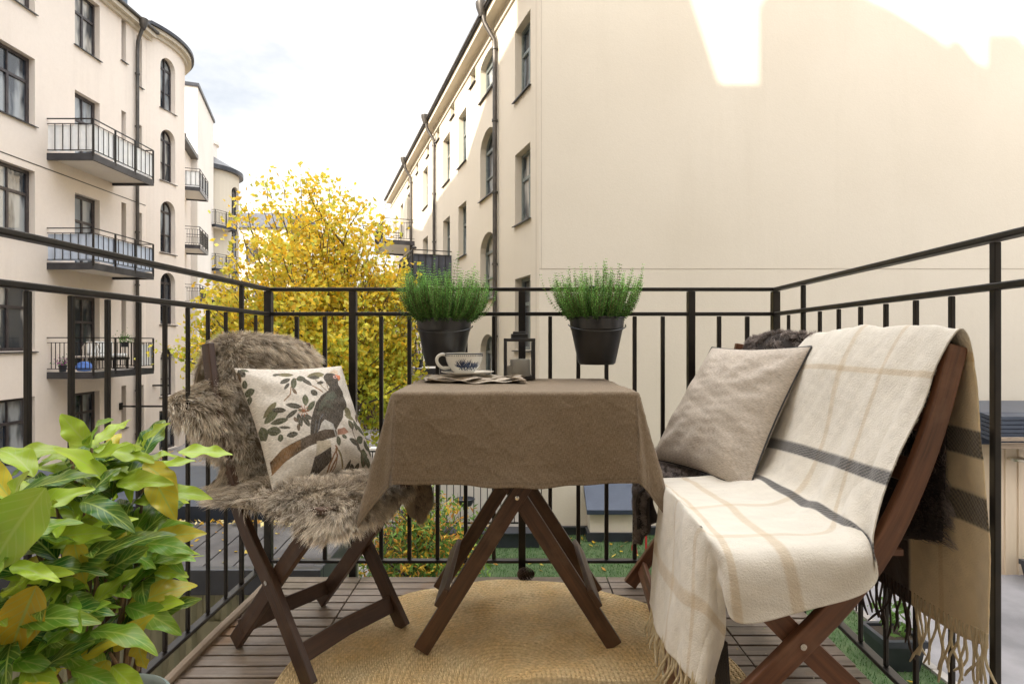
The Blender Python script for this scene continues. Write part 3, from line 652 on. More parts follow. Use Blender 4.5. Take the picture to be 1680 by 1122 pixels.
for a, b in zip(sil, sil[1:]):
    if b[0] > a[0]+1e-4:      # mass sheared along the sun direction so the shadow outline holds
        s_ = SD*3.0; mb.hexa([(a[0]+s_.x, -.7+s_.y, GZ), (b[0]+s_.x, -.7+s_.y, GZ), (b[0], -.7, GZ), (a[0], -.7, GZ), (a[0]+s_.x, -.7+s_.y, a[1]+s_.z), (b[0]+s_.x, -.7+s_.y, b[1]+s_.z), (b[0], -.7, b[1]), (a[0], -.7, a[1])])
mb.build('wall', M['ownwall'], own)
mb = MB(); mb.box((sil[-1][0], -5, GZ), (14, -.7, 12.5)); mb.build('wing', M['cream'], own)
mb = MB(); mb.box((-.55, -.72, 0), (.55, -.66, 2.1)); mb.build('balcony_door', M['dframe'], own)

# ---- hut on the lawn, bar fence, boot scraper, metal shed, planters
e = thing('lawn_hut', 'low cream box with a sloping black lid at the foot of the blank wall', 'hut', (2.1, 11.8, GZ))
mb = MB(); mb.box((1.63, 11.68, GZ+.2), (2.55, 12.09, -2.62)); mb.build('wall', M['cream'], e)
mb = MB(); mb.box((1.57, 11.63, GZ), (2.6, 12.09, GZ+.2)); mb.build('plinth', M['black'], e)
mb = MB(); mb.hexa([(1.55, 11.56, -2.7), (2.65, 11.56, -2.7), (2.65, 12.09, -2.3), (1.55, 12.09, -2.3), (1.55, 11.56, -2.6), (2.65, 11.56, -2.6), (2.65, 12.09, -2.18), (1.55, 12.09, -2.18)]); mb.build('lid', M['bluem'], e, bevel=.01)
e = thing('bar_fence', 'thin dark bar fence along the cream wall behind the shrub', 'fence', (-.8, 11.6, GZ)); mb = MB()
for k in range(26): x = -2.9+k*.14; mb.box((x, 11.55, GZ+.45), (x+.018, 11.57, -1.4))
mb.build('bar', M['rail'], e); e2 = MB(); e2.box((-2.95, 11.545, GZ+.42), (.7, 11.575, GZ+.45)); e2.box((-2.95, 11.545, -1.4), (.7, 11.575, -1.37)); e2.build('crossbar', M['rail'], e)
mb = MB(); mb.box((-3.0, 11.7, GZ), (.6, 11.9, -1.35)); tag(mb.build('panel_wall', M['white']), 'pale panel wall behind the thin bar fence', 'wall')
mb = MB(); mb.box((-2.6, 11.3, GZ), (.55, 11.95, GZ+.3)); mb.box((-2.65, 11.25, GZ+.3), (.6, 11.65, GZ+.33)); tag(mb.build('black_bench_ledge', M['black'], bevel=.01), 'low black sheet metal ledge below the bar fence', 'ledge')
for (x, z, sx) in ((-2.05, -2.6, .22), (-.95, -2.35, .18)):
    mb = MB(); mb.lathe([(0, -.1), (.1, -.08), (.16, .06), (.15, .07), (.09, -.06)], (x, 11.3, z), 12, sx=1.3); mb.tube([(x, 11.3, z+.05), (x, 11.5, z+.15)], .01, 5)
    tag(mb.build('hanging_bowl', M['black'], smooth=True), 'dark bowl hung on the bar fence, '+('left of the shrub top' if x < -1.5 else 'just left of the table legs'), 'bowl')
mb = MB(); q = [(2.62, 10.9, -2.72), (2.42, 10.9, -2.72), (2.42, 10.9, -3.12), (2.34, 10.9, -3.18), (2.36, 10.9, -3.08)]; mb.tube(q, .018, 8); mb.tube([(2.42, 10.9, -3.1), (2.44, 10.9, GZ)], .018, 6); mb.tube([(2.62, 10.9, -2.72), (2.62, 10.9, GZ)], .018, 6)
tag(mb.build('red_bent_tube', M['redp'], smooth=True), 'red bent tube standing on the turf near the black lidded hut', 'garden tool')
e = thing('metal_shed', 'beige sheet metal shed with black louvred top at the right edge', 'shed', (10, 10.3, GZ)); mb = MB(); x = 8.65
while x < 14:
    mb.box((x, 10.02, GZ), (x+.2, 10.04, -.95)); mb.box((x+.2, 10.0, GZ), (x+.235, 10.04, -.95)); x += .235
mb.build('wall', M['beigem'], e)
mb = MB(); mb.box((8.66, 10.05, GZ), (14, 12, -.96)); mb.build('core', M['beigem'], e)
mb = MB()
for k in range(6): mb.hexa([(8.4, 9.75, -.86+.075*k), (14, 9.75, -.86+.075*k), (14, 9.98, -.82+.075*k), (8.4, 9.98, -.82+.075*k), (8.4, 9.75, -.80+.075*k), (14, 9.75, -.80+.075*k), (14, 9.98, -.76+.075*k), (8.4, 9.98, -.76+.075*k)])
mb.box((8.4, 9.98, -.95), (14, 12, -.38)); mb.build('roof', M['bluem'], e)
mb = MB(); mb.path([(8.35, 9.72, -.93), (14, 9.72, -.9)], (0, 1, 0), .1, .06); mb.path([(8.35, 9.65, -.80), (14, 9.65, -.78)], (0, 1, 0), .06, .05); mb.build('beam', M['woodP'], e)
mb = MB(); mb.lathe([(.02, 0), (.16, .03), (.16, .07), (.02, .1)], (9.0, 9.9, -1.25), 14); mb.build('lamp', M['screw'], e, smooth=True)
for (x, y, s, lb) in ((4.95, 7.25, .5, 'square black planter with a thin plant on the turf below the blanket'), (9.15, 9.6, .42, 'dark planter with a straggly plant by the metal shed')):
    e = thing('planter', lb, 'planter', (x, y, GZ)); h = s*.75; b = s/2
    mb = MB(); mb.hexa([(x-b*.8, y-b*.8, GZ), (x+b*.8, y-b*.8, GZ), (x+b*.8, y+b*.8, GZ), (x-b*.8, y+b*.8, GZ), (x-b, y-b, GZ+h), (x+b, y-b, GZ+h), (x+b, y+b, GZ+h), (x-b, y+b, GZ+h)])
    for a in ((x-b*1.08, y-b*1.08, x+b*1.08, y-b*.85), (x-b*1.08, y+b*.85, x+b*1.08, y+b*1.08), (x-b*1.08, y-b*.85, x-b*.85, y+b*.85), (x+b*.85, y-b*.85, x+b*1.08, y+b*.85)): mb.box((a[0], a[1], GZ+h-.03), (a[2], a[3], GZ+h+.05))
    mb.build('box', M['black'], e); mb = MB(); mb.box((x-b*.84, y-b*.84, GZ+h-.02), (x+b*.84, y+b*.84, GZ+h+.012)); mb.build('soil', M['soil'], e)
    n = 90; rr = np.random.default_rng(int(x*10)); P = np.stack([x+rr.normal(0, b*.45, n), y+rr.normal(0, b*.45, n), GZ+h+rr.random(n)*.45], -1); a = rr.normal(size=(n, 3))*.035; c = rr.normal(size=(n, 3))*.02
    npmesh('leaves', np.stack([P-a, P-c, P+a, P+c], 1), np.arange(n*4).reshape(-1, 4), M['treeleaf'], e, np.tile(np.array([.12, .22, .05]), (n*4, 1)), smooth=False)

# ---- low sheds close below on the left
e = thing('bike_shed', 'low shed with olive corrugated front and dark plank roof just below the balcony', 'shed', (-3, 5, GZ)); mb = MB(); x = -4.6
while x < -1.62:
    mb.hexa([(x, 4.5, GZ), (x+.03, 4.47, GZ), (x+.03, 4.49, GZ), (x, 4.52, GZ), (x, 4.5, -1.1), (x+.03, 4.47, -1.1), (x+.03, 4.49, -1.1), (x, 4.52, -1.1)])
    mb.box((x+.03, 4.47, GZ), (x+.07, 4.49, -1.1)); mb.hexa([(x+.07, 4.47, GZ), (x+.1, 4.5, GZ), (x+.1, 4.52, GZ), (x+.07, 4.49, GZ), (x+.07, 4.47, -1.1), (x+.1, 4.5, -1.1), (x+.1, 4.52, -1.1), (x+.07, 4.49, -1.1)])
    mb.box((x+.1, 4.5, GZ), (x+.14, 4.52, -1.1)); x += .14
mb.build('wall', M['corr'], e)
mb = MB(); mb.box((-5.2, 4.53, GZ), (-1.65, 6.0, -1.1)); mb.build('core', M['corr'], e)
mb = MB(); mb.box((-2.48, 4.45, -2.3), (-1.9, 4.468, -1.35)); mb.build('door_panel', M['corr'], e)
mb = MB(); mb.box((-5.4, 4.36, -1.1), (-1.5, 4.44, -.9)); mb.box((-1.58, 4.44, -1.1), (-1.5, 6.2, -.9)); mb.build('fascia', M['black'], e, bevel=.008)
mb = MB()
for k in range(16): a = -5.35+k*.24; mb.hexa([(a, 4.44, -.95), (a+.225, 4.44, -.95), (a+.225, 5.35, -.88), (a, 5.35, -.88), (a, 4.44, -.92), (a+.225, 4.44, -.92), (a+.225, 5.35, -.85), (a, 5.35, -.85)])
mb.build('roof', M['roofb'], e)
mb = MB(); mb.box((-6.6, 5.5, -1.0), (-1.75, 5.56, -.74)); mb.build('upstand', M['bluem'], e)
e = thing('back_shed', 'dark flat roofed shed behind the plank roof, edge of black sheet metal', 'shed', (-4, 7, GZ))
mb = MB(); mb.box((-9.5, 6.2, GZ), (-2.6, 8.2, -1.15)); mb.build('wall', M['roofb'], e)
mb = MB(); mb.box((-9.6, 6.1, -1.15), (-2.5, 8.3, -.97)); mb.build('fascia', M['black'], e, bevel=.01)
mb = MB(); mb.box((-9.5, 6.2, -.96), (-2.6, 8.2, -.94)); mb.build('roof', M['bluem'], e)
scatter_leaves('fallen_leaves', 'row of pale yellow leaves lying in the gutter of the plank roof', 330, lambda r: (r.uniform(-5, -1.7), 5.32-abs(r.normal(0, .07)), -.83+r.uniform(0, .02)), 0, .022, YEL+[(.8, .7, .35)]*3, 8, .5)
scatter_leaves('fallen_leaves', 'few leaves scattered over the dark plank roof', 90, lambda r: (lambda y: (r.uniform(-5, -1.6), y, -.85+(y-5.35)*.077+.008))(r.uniform(4.5, 5.3)), 0, .02, YEL, 9, .3)
mb = MB(); mb.box((-3.6, 3.4, GZ), (-2.3, 3.8, -2.2)); tag(mb.build('red_cabinet', M['shedred'], bevel=.01), 'dark red cabinet in the shade under the left railing', 'cabinet')
# far yard things: wall, gate and hedge
mb = MB(); mb.box((-9, 33, GZ), (-4.5, 33.4, -1.2)); tag(mb.build('garden_wall', M['concrete']), 'grey concrete wall at the far end of the yard', 'wall')
e = thing('wooden_gate', 'slatted brown gate at the far end of the yard', 'gate', (-5.5, 25, GZ)); mb = MB()
for k in range(16): mb.box((-6.9+k*.12, 26, GZ+.1), (-6.9+k*.12+.07, 26.04, GZ+1.15))
mb.build('slat', M['woodT'], e); mb = MB(); mb.box((-7, 26.05, GZ+.25), (-4.9, 26.1, GZ+.33)); mb.box((-7, 26.05, GZ+.95), (-4.9, 26.1, GZ+1.03)); mb.box((-5.0, 25.95, GZ), (-4.85, 26.1, GZ+1.3)); mb.build('frame', M['woodT'], e)

# ------------------------------------------------------------- trees and shrubs
def leaf_cloud(name, centres, per, spread, size, cols, mat, parent, seed, aspect=.62, droop=.25, colf=None):
    r = np.random.default_rng(seed); C = np.repeat(np.asarray(centres), per, 0); n = len(C); P = C+r.normal(0, 1, (n, 3))*np.array(spread)
    a = r.normal(size=(n, 3)); a[:, 2] -= droop*1.5; a /= np.linalg.norm(a, axis=1, keepdims=True); b = np.cross(a, r.normal(size=(n, 3))); b /= np.linalg.norm(b, axis=1, keepdims=True); c = np.cross(a, b)
    s = (size*(.6+.7*r.random(n)))[:, None]; tip = P+a*s; m1 = P+a*s*.45+b*s*aspect*.5+c*s*.1; m2 = P+a*s*.45-b*s*aspect*.5+c*s*.1; sh = P+a*s*.5-c*s*.03
    V = np.stack([P, m1, sh, m2, tip], 1); base = np.arange(n)[:, None]*5
    Q = np.concatenate([base+np.array([0, 1, 4, 2]), base+np.array([0, 2, 4, 3])]); cc = np.array(cols)[r.integers(0, len(cols), n)]*(.7+.55*r.random((n, 1)))
    if colf is not None: cc = colf(P, cc, r)
    return npmesh(name, V, Q, mat, parent, np.repeat(cc, 5, 0), smooth=False)
def tree(loc, name, label, cat, h0, spec, seed, group=None):
    e = thing(name, label, cat, loc, group); rr = random.Random(seed); mb = MB(); tips = []
    def grow(p, d, L, r0, lev):
        if lev > 1 and not spec.get('inside', lambda q: True)(p): return
        pts = [p]; q = p.copy(); dd = d.copy(); k = 4
        for i in range(k):
            dd = (dd+Vector((rr.gauss(0, .13), rr.gauss(0, .13), rr.gauss(0, .08)+spec['up'][min(lev, len(spec['up'])-1)]))).normalized(); q = q+dd*(L/k); pts.append(q.copy())
        r1 = r0*.6; mb.tube(pts, [r0+(r1-r0)*i/k for i in range(k+1)], 7 if lev < 2 else 4, False)
        if lev >= 2: tips.extend([pts[2], pts[3], pts[4]])
        if lev < spec['lev']:
            for i in range(spec['n'][lev]):
                j = rr.choice([2, 3, 4]) if i else 4
                side = Vector((rr.gauss(0, 1), rr.gauss(0, 1), rr.gauss(.15, .6))).normalized(); nd = (dd*.55+side*.75).normalized()
                grow(pts[j], nd, L*rr.uniform(.6, .82), r1*(.75 if i else .95), lev+1)
    L = Vector(loc)
    for (dx, dy, dz) in spec['stems']: grow(L, Vector((dx, dy, dz)).normalized(), h0, spec['r'], 0)
    mb.build('trunk', M['bark'], e, smooth=True); return e, tips
spec = dict(inside=lambda q: (((q.x+5.25)/2.3)**2+((q.y-15)/2.2)**2+((q.z-1.2)/3.9)**2) < .95, lev=4, n=[5, 4, 4, 3], up=[.05, .04, .02, 0, -.02], stems=[(-.1, 0, 1), (.28, -.1, 1)], r=.13)
e, tips = tree((-5.2, 15.0, GZ), 'yellow_tree', 'bushy tree in yellow autumn leaf in the middle of the yard', 'tree', 3.1, spec, 11)
T = np.array([tuple(p) for p in tips]); ctr = np.array([-5.25, 15.0, 1.2])
ell = (((T-ctr)/np.array([2.75, 2.5, 4.3]))**2).sum(1); T = T[(ell < 1.45) & (T[:, 2] > -2.6)]
rr = np.random.default_rng(5)
# fill the crown with additional leafy twig ends so that it reads as one dense, uneven mass
X = rr.normal(size=(820, 3)); X /= np.linalg.norm(X, axis=1, keepdims=True); X = ctr+X*(rr.random((820, 1))**.45)*np.array([2.6, 2.1, 3.65])*(1+.24*vnoise(X, 3, 3.5))[:, None]
X = X[(X[:, 2] > -2.4)]; tb_ = rr.random((46, 1)); X = np.concatenate([X, np.array([-7.3, 15, 1.9])*(1-tb_)+np.array([-8.9, 14.9, .3])*tb_+rr.normal(0, .28, (46, 3))])
mbt = MB()
for p in X:
    d = (p-np.array([-4.9, 15, -1.2])); d /= np.linalg.norm(d); q = p-d*rr.uniform(.4, .9)+rr.normal(0, .08, 3); mbt.tube([tuple(q), tuple((p+q)/2+rr.normal(0, .04, 3)), tuple(p)], [.014, .010, .005], 4, False)
mbt.build('twigs', M['bark'], e)
ycol = [(.86, .66, .06), (.82, .58, .04), (.72, .62, .08), (.86, .72, .14), (.56, .58, .09), (.82, .52, .05)]
def yc(P, cc, r):
    g = np.clip((2.2-P[:, 2])/4.2+r.normal(0, .22, len(P)), 0, 1)[:, None]*.75; return cc*(1-g)+np.array([.34, .50, .05])*g*(.7+.6*r.random((len(P), 1)))
leaf_cloud('crown', np.concatenate([T, X]), 18, (.2, .2, .16), .145, ycol, M['treeleaf'], e, 6, .72, .3, yc)
# darker green trees and hedge behind
spec2 = dict(lev=3, n=[4, 4, 3], up=[.05, .03, 0], stems=[(0, 0, 1)], r=.16)
for (x, y, rx, rz, cz, lb, cl, sd) in ((-7.5, 29, 2.6, 2.9, -.2, 'dark green tree at the far end of the yard', [(.10, .19, .04), (.16, .26, .05), (.07, .13, .03)], 1),
                                   (-12.5, 27, 1.6, 1.7, -1.6, 'small yellow leaved tree beside the round stair tower', ycol, 2), (-4.2, 38, 4, 4.2, 1, 'tall green and yellow tree closing the yard', [(.3, .35, .06), (.5, .45, .06)], 3)):
    e, tips = tree((x, y, GZ), 'green_tree' if sd != 2 else 'yellow_tree', lb, 'tree', 2.2, spec2, sd+20)
    X = rr.normal(size=(380, 3)); X /= np.linalg.norm(X, axis=1, keepdims=True); X = np.array([x, y, cz])+X*(rr.random((380, 1))**.45)*np.array([rx, rx, rz])*(1+.25*vnoise(X, sd, 3))[:, None]; X = X[X[:, 2] > GZ+.3]
    leaf_cloud('crown', X, 16, (.28, .28, .25), .2, cl, M['treeleaf'], e, sd+9, .7)
e, tips = tree((-1.35, 8.6, GZ), 'garden_shrub', 'green shrub with some yellow leaves seen under the table', 'shrub', .8, dict(lev=3, n=[5, 4, 3], up=[.1, .08, .04], stems=[(-.5, 0, 1), (.4, .2, 1), (0, -.4, 1)], r=.03), 31)
X = rr.normal(size=(420, 3)); X /= np.linalg.norm(X, axis=1, keepdims=True); X = np.array([-1.4, 8.6, -2.45])+X*(rr.random((420, 1))**.5)*np.array([.95, .8, .98])*(1+.2*vnoise(X, 8, 4))[:, None]; X = X[X[:, 2] > GZ+.1]
leaf_cloud('crown', X, 13, (.09, .09, .07), .105, [(.14, .28, .05), (.2, .36, .07), (.12, .22, .05), (.3, .42, .09), (.75, .5, .07), (.6, .3, .06)], M['treeleaf'], e, 44, .36, .35)
flower_pot((-10.6, 20.5, GZ+.0), 'yard_planter', 'dark planter with yellow flowers by the foot of the round tower', 'planter', .45, .4, (.35, .4, .05), (.7, .5, .05), 260, 1.5, 12)

# ============================================================= the balcony
def deckmat():
    m, t, b = nodes('weathered_deck_wood'); uv = coords(t, 'UV', (1.2, 22, 1)); o = coords(t, 'Object')
    g = noise(t, uv, 2.4, 8, .7)
    a = mixc(t, ramp(t, g, [(.3, 0), (.7, 1)]), (.12, .086, .062), (.32, .245, .18))
    a = mixc(t, ramp(t, noise(t, o, 3.2, 5, .6), [(.5, 0), (.68, .65)]), a, (.085, .07, .03))
    a = mixc(t, ramp(t, noise(t, o, 7, 6, .7), [(.48, 0), (.8, .7)]), a, (.36, .31, .26))
    a = mixc(t, ramp(t, noise(t, o, 5, 3, .5), [(.62, 0), (.72, .5)]), a, (.28, .13, .03))
    t.links.new(a, b.inputs['Base Color']); t.links.new(ramp(t, noise(t, o, 5, 4), [(.35, .28), (.65, .62)]), b.inputs['Roughness'])
    bump(t, b, g, .5, .003); return m
M['deckw'] = deckmat()
DF, DX0, DX1 = 2.095, -.885, .972
mb = MB(); y = DF; row = 0
while y > -.62:
    xe = DX1-.06*(DF-y); xs = [DX0]+[x for x in [-.87+.306*k for k in range(8)] if DX0+.05 < x < xe-.02]+[xe]
    for a, b in zip(xs, xs[1:]):
        mb.path([(a+.002, y-.0235, -.011+random.uniform(-.0012, .0012)), (b-.002, y-.0235, -.011+random.uniform(-.0012, .0012))], (0, 0, 1), .0455, .022)
    row += 1; y -= .0525 if row % 6 else .0555
tag(mb.build('deck', M['deckw'], bevel=.002), kind='structure')
mb = MB(); mb.hexa([(DX0, -.64, -.16), (DX1-.165, -.64, -.16), (DX1-.004, DF-.01, -.16), (DX0, DF-.01, -.16), (DX0, -.64, -.03), (DX1-.165, -.64, -.03), (DX1-.004, DF-.01, -.03), (DX0, DF-.01, -.03)]); tag(mb.build('deck_slab', M['roofb']), kind='structure')
mb = MB(); mb.tube([(-.881, .2+.21*k, .0135+.002*math.sin(k*2.1)) for k in range(10)], .0125, 8); tag(mb.build('round_batten', M['woodP'], smooth=True), 'pale round wooden pole lying along the foot of the left railing', 'pole')

# ---- railing
FX0, FX1, FY = -.924, 1.0, 2.118
rail = thing('balcony_railing', 'black iron balcony railing on three sides of the wooden deck', 'railing', (0, FY, 0)); rl = M['rail']
RXS = .07
def rx(y): return FX1-RXS*(FY-y)
for nm, z, w, h in (('top_rail', 1.079, .030, .013), ('mid_rail', .986, .022, .014), ('bottom_rail', .05, .026, .012)):
    z0, z1 = z-h/2, z+h/2
    mb = MB(); mb.box((FX0-w/2, FY-w/2, z0), (FX1+w/2, FY+w/2, z1)); mb.build(nm, rl, rail, bevel=.003)
    mb = MB(); mb.box((FX0-w/2, -.69, z0), (FX0+w/2, FY-w/2-.0005, z1)); mb.build(nm, rl, rail, bevel=.003)
    y1 = FY-w/2-.0005; mb = MB(); mb.hexa([(rx(-.69)-w/2, -.69, z0), (rx(-.69)+w/2, -.69, z0), (rx(y1)+w/2, y1, z0), (rx(y1)-w/2, y1, z0), (rx(-.69)-w/2, -.69, z1), (rx(-.69)+w/2, -.69, z1), (rx(y1)+w/2, y1, z1), (rx(y1)-w/2, y1, z1)]); mb.build(nm, rl, rail, bevel=.003)
def upright(nm, x, y, s, z0, z1): mb = MB(); mb.box((x-s/2, y-s/2, z0), (x+s/2, y+s/2, z1)); return mb.build(nm, rl, rail, bevel=.002)
for k in range(1, 18):
    x = FX0+(FX1-FX0)*k/18
    if k in (3, 9, 15): upright('post', x, FY, .027, -.15, 1.071)
    else: upright('baluster', x, FY, .0145, .057, .977)
for x0_ in (FX0, FX1):
    x = x0_; upright('post', x, FY, .027, -.15, 1.071)
    for k in range(1, 26):
        y = FY-(.1052 if x0_ < 0 else .1163)*k-.002; x = x0_ if x0_ < 0 else rx(y)
        if y < -.6: break
        if k == 2 or (k == 14 and x < 0) or (k == 9 and x > 0) or k == 23: upright('post', x, y, .0135, -.15, 1.071)
        else: upright('baluster', x, y, .0102, .057, .977)

# ---- braided jute rug
def rugmat():
    m, t, b = nodes('braided_jute'); uv = coords(t, 'UV'); sep = t.nodes.new('ShaderNodeSeparateXYZ'); t.links.new(uv, sep.inputs[0])
    def op(o, a, b_=None, c=None):
        n = t.nodes.new('ShaderNodeMath'); n.operation = o
        for i, v in enumerate((a, b_, c)):
            if v is None: continue
            if hasattr(v, 'links'): t.links.new(v, n.inputs[i])
            else: n.inputs[i].default_value = v
        return n.outputs[0]
    u, v = sep.outputs[0], sep.outputs[1]
    ring = op('ABSOLUTE', op('SINE', op('MULTIPLY', v, math.pi)))
    br = op('SINE', op('ADD', op('MULTIPLY', u, 6.283), op('MULTIPLY', op('SINE', op('MULTIPLY', v, 6.283)), 1.6)))
    h = op('ADD', op('POWER', ring, .5), op('MULTIPLY', br, .32))
    o = coords(t, 'Object')
    a = mixc(t, ramp(t, noise(t, o, 6, 5, .6), [(.35, 0), (.65, 1)]), (.92, .62, .27), (.95, .74, .42))
    a = mixc(t, ramp(t, noise(t, o, 90, 3, .6), [(.35, .55), (.65, 0)]), a, (.5, .32, .14))
    a = mixc(t, ramp(t, h, [(.05, .45), (.6, 0)]), a, (.42, .25, .10))  # braid grooves tinted darker, occlusion put into the colour
    t.links.new(a, b.inputs['Base Color']); b.inputs['Roughness'].default_value = .9
    bump(t, b, h, .9, .006); return m
nr, nth = 150, 420; rad = np.linspace(0.001, .612, nr)[:, None]; th = np.linspace(0, 2*np.pi, nth+1)[None, :]
X = rad*np.cos(th)*(1+.006*np.sin(3*th)); Y = rad*np.sin(th); Z = np.zeros_like(X)+.011
def ridge(x0, y0, x1, y1, w, h):
    d = np.array([x1-x0, y1-y0]); L = np.hypot(*d); d /= L; s = (X-x0)*d[0]+(Y-y0)*d[1]; n = -(X-x0)*d[1]+(Y-y0)*d[0]; n = n+.02*np.sin(s*16)
    return h*np.exp(-(n/w)**2)/(1+np.exp(-(s)/.04))/(1+np.exp((s-L)/.04))
CY = 1.432
Z += ridge(-.42, -.05, -.22, .22, .035, .016)+ridge(-.16, .03, .04, .36, .04, .012)+ridge(-.1, .18, .3, .20, .03, .011)+ridge(-.25, .36, .12, .5, .035, .012)+ridge(.05, .02, .42, .16, .045, .012)+ridge(-.05, -.14, .35, -.1, .03, .01)
Z += .004*np.sin(X*17+Y*9)*np.cos(Y*14-X*5)*(rad > .05)
Z = np.maximum(Z, .008); Z[-1] = .001; P = np.stack([X, Y, Z], -1); uv = np.stack([th*rad*75+0*X, rad*78+0*X], -1)
mr = rugmat(); o = npmesh('jute_rug', P, gridq(nr, nth+1), mr, None, uv=uv); o.location = (0, CY, 0)
tag(o, 'round braided jute rug lying on the deck under the table', 'rug')

# ---- folding table
tb = thing('folding_table', 'small dark brown folding table with crossed legs under a linen cloth', 'table', (.01, 1.78, 0)); wt = M['woodT']
def leg_dir(fx, px, pz): return Vector((px-fx, 0, pz)).normalized()
for Yp, s in ((1.565, 1), (1.925, -1)):
    for fx, sg, off in ((-.268, 1, -.012), (.305, -1, .012)):
        d = Vector((.014-fx, 0, .45)).normalized(); a = Vector((fx, Yp+off*s, 0))+d*.028; mb = MB(); mb.path([a, a+d*.55, a+d*.80], (0, 1, 0), .046, .021); mb.build('leg', wt, tb, bevel=.003)
    mb = MB(); mb.lathe([(0, 0), (.007, 0), (.006, .004), (0, .0055)], (0, 0, 0), 12); q = mb.build('screw', M['screw'], tb, smooth=True)
    q.location = Vector((.014, Yp-.0225 if s > 0 else Yp-.024, .45))-WO[tb.name]; q.rotation_euler = (R(90), 0, 0)
for fx in (-.268, .305):
    d = Vector((.014-fx, 0, .45)).normalized(); c = Vector((fx, 0, 0))+d*.20; nrm = Vector((-1 if fx < 0 else 1, 0, 0)); c = c+nrm*.034
    mb = MB(); mb.path([(c.x, 1.545, c.z), (c.x, 1.945, c.z)], d.cross(Vector((0, 1, 0))), .055, .016); mb.build('stretcher', wt, tb, bevel=.003)
mb = MB()
for k in range(8): mb.path([(-.318+.0835*k+.03, 1.525, .732), (-.318+.0835*k+.03, 2.045, .732)], (0, 0, 1), .07, .018)
mb.build('tabletop', wt, tb, bevel=.002)

# ---- linen tablecloth
cx, cy, ax, ay, ztop, dr = .009, 1.785, .326, .262, .7475, .262
n = 260; g = np.linspace(-1, 1, n); U, Vv = np.meshgrid(g*(ax+dr), g*(ay+dr), indexing='ij')
dx = np.maximum(np.abs(U)-ax, 0); dy = np.maximum(np.abs(Vv)-ay, 0); r = np.hypot(dx, dy); phi = np.arctan2(dy, dx); sx, sy = np.sign(U), np.sign(Vv)
wob = np.sin(U*13+1)*.5+np.sin(Vv*17)*.5
c2 = np.sin(2*phi)
edist = np.where(dx > 0, ay-np.abs(Vv), ax-np.abs(U)); flare = np.where((dx > 0) & (dy > 0), .24+.10*np.abs(c2), .05+.03*wob*np.clip(edist/.1, 0, 1)+.19*np.exp(-np.clip(edist, 0, 1)/.075))
# the cloth rounds over the edge before it falls
k = np.clip(r/.022, 0, 1); ang = (np.pi/2-flare)*k
fall = np.where(r < .022, .022/np.maximum(np.pi/2-flare, .5)*(1-np.cos(ang)), .022/np.maximum(np.pi/2-flare, .5)*(1-np.sin(flare))+(r-.022)*np.cos(flare))
outw = np.where(r < .022, .022/np.maximum(np.pi/2-flare, .5)*np.sin(ang), .022/np.maximum(np.pi/2-flare, .5)*np.cos(flare)+(r-.022)*np.sin(flare))
corner = (dx > 0) & (dy > 0)
ox = np.where(corner, np.cos(phi), (dx > 0)*1.)*outw; oy = np.where(corner, np.sin(phi), (dy > 0)*1.)*outw
cx_ = np.clip(U, -ax, ax); cy_ = np.clip(Vv, -ay, ay)
hang = np.clip(r/.26, 0, 1); fall = fall*(1+.10*np.clip(c2, 0, 1)*corner)
fold = .014*np.sin(U*11+2.2)*hang*(dy > 0)*(dx == 0)+.012*np.sin(Vv*14+.7)*hang*(dx > 0)*(dy == 0)
# corner: the two sides tuck in beside the cone
tuck = np.where(corner, -.016*np.sin(4*phi)**2*hang, 0)
P = np.stack([cx+cx_+sx*(ox+tuck*np.cos(phi))+np.where((dx > 0) & ~corner, sx*fold, 0), cy+cy_+sy*(oy+tuck*np.sin(phi))+np.where((dy > 0) & ~corner, sy*fold, 0), ztop-fall], -1)
near_edge = np.clip((.12-np.abs(np.abs(U)-ax))/.12, 0, 1)*(dy > 0)*(dx == 0)*hang
P[..., 1] += sy*(-.012)*near_edge
cre = lambda s_, f_: np.clip(1-np.abs(vnoise(np.stack([U*f_, Vv*f_], -1), s_, 1, 2))*3.2, 0, 1)**2
P += gnormals(P)*(.0022*vnoise(P, 4, 22)*(.2+.8*(r > 0))+(.0012*cre(50, 16)+.0011*cre(51, 27)+.0012*cre(52, 40))*(.35+.65*(r > 0))-.002)[..., None]
P[..., 2] += .010*vnoise(P[..., :2], 6, 12)*np.clip((r-.1)/.16, 0, 1)
hem = (np.maximum(dx, dy) > dr-.014) & (np.maximum(dx, dy) < dr-.010); col = np.array([.275, .20, .128])*(1-.25*hem)[..., None]*(1+.07*vnoise(P, 9, 40))[..., None]
P[..., 2] = np.where(r == 0, np.maximum(P[..., 2], .7445), P[..., 2])
uvg = np.stack([U, Vv], -1)
o = npmesh('tablecloth', P, gridq(n, n), M['linen'], None, col, uvg); q = o.modifiers.new('solid', 'SOLIDIFY'); q.thickness = .0012
tag(o, 'brown linen cloth draped over the small folding table', 'tablecloth')

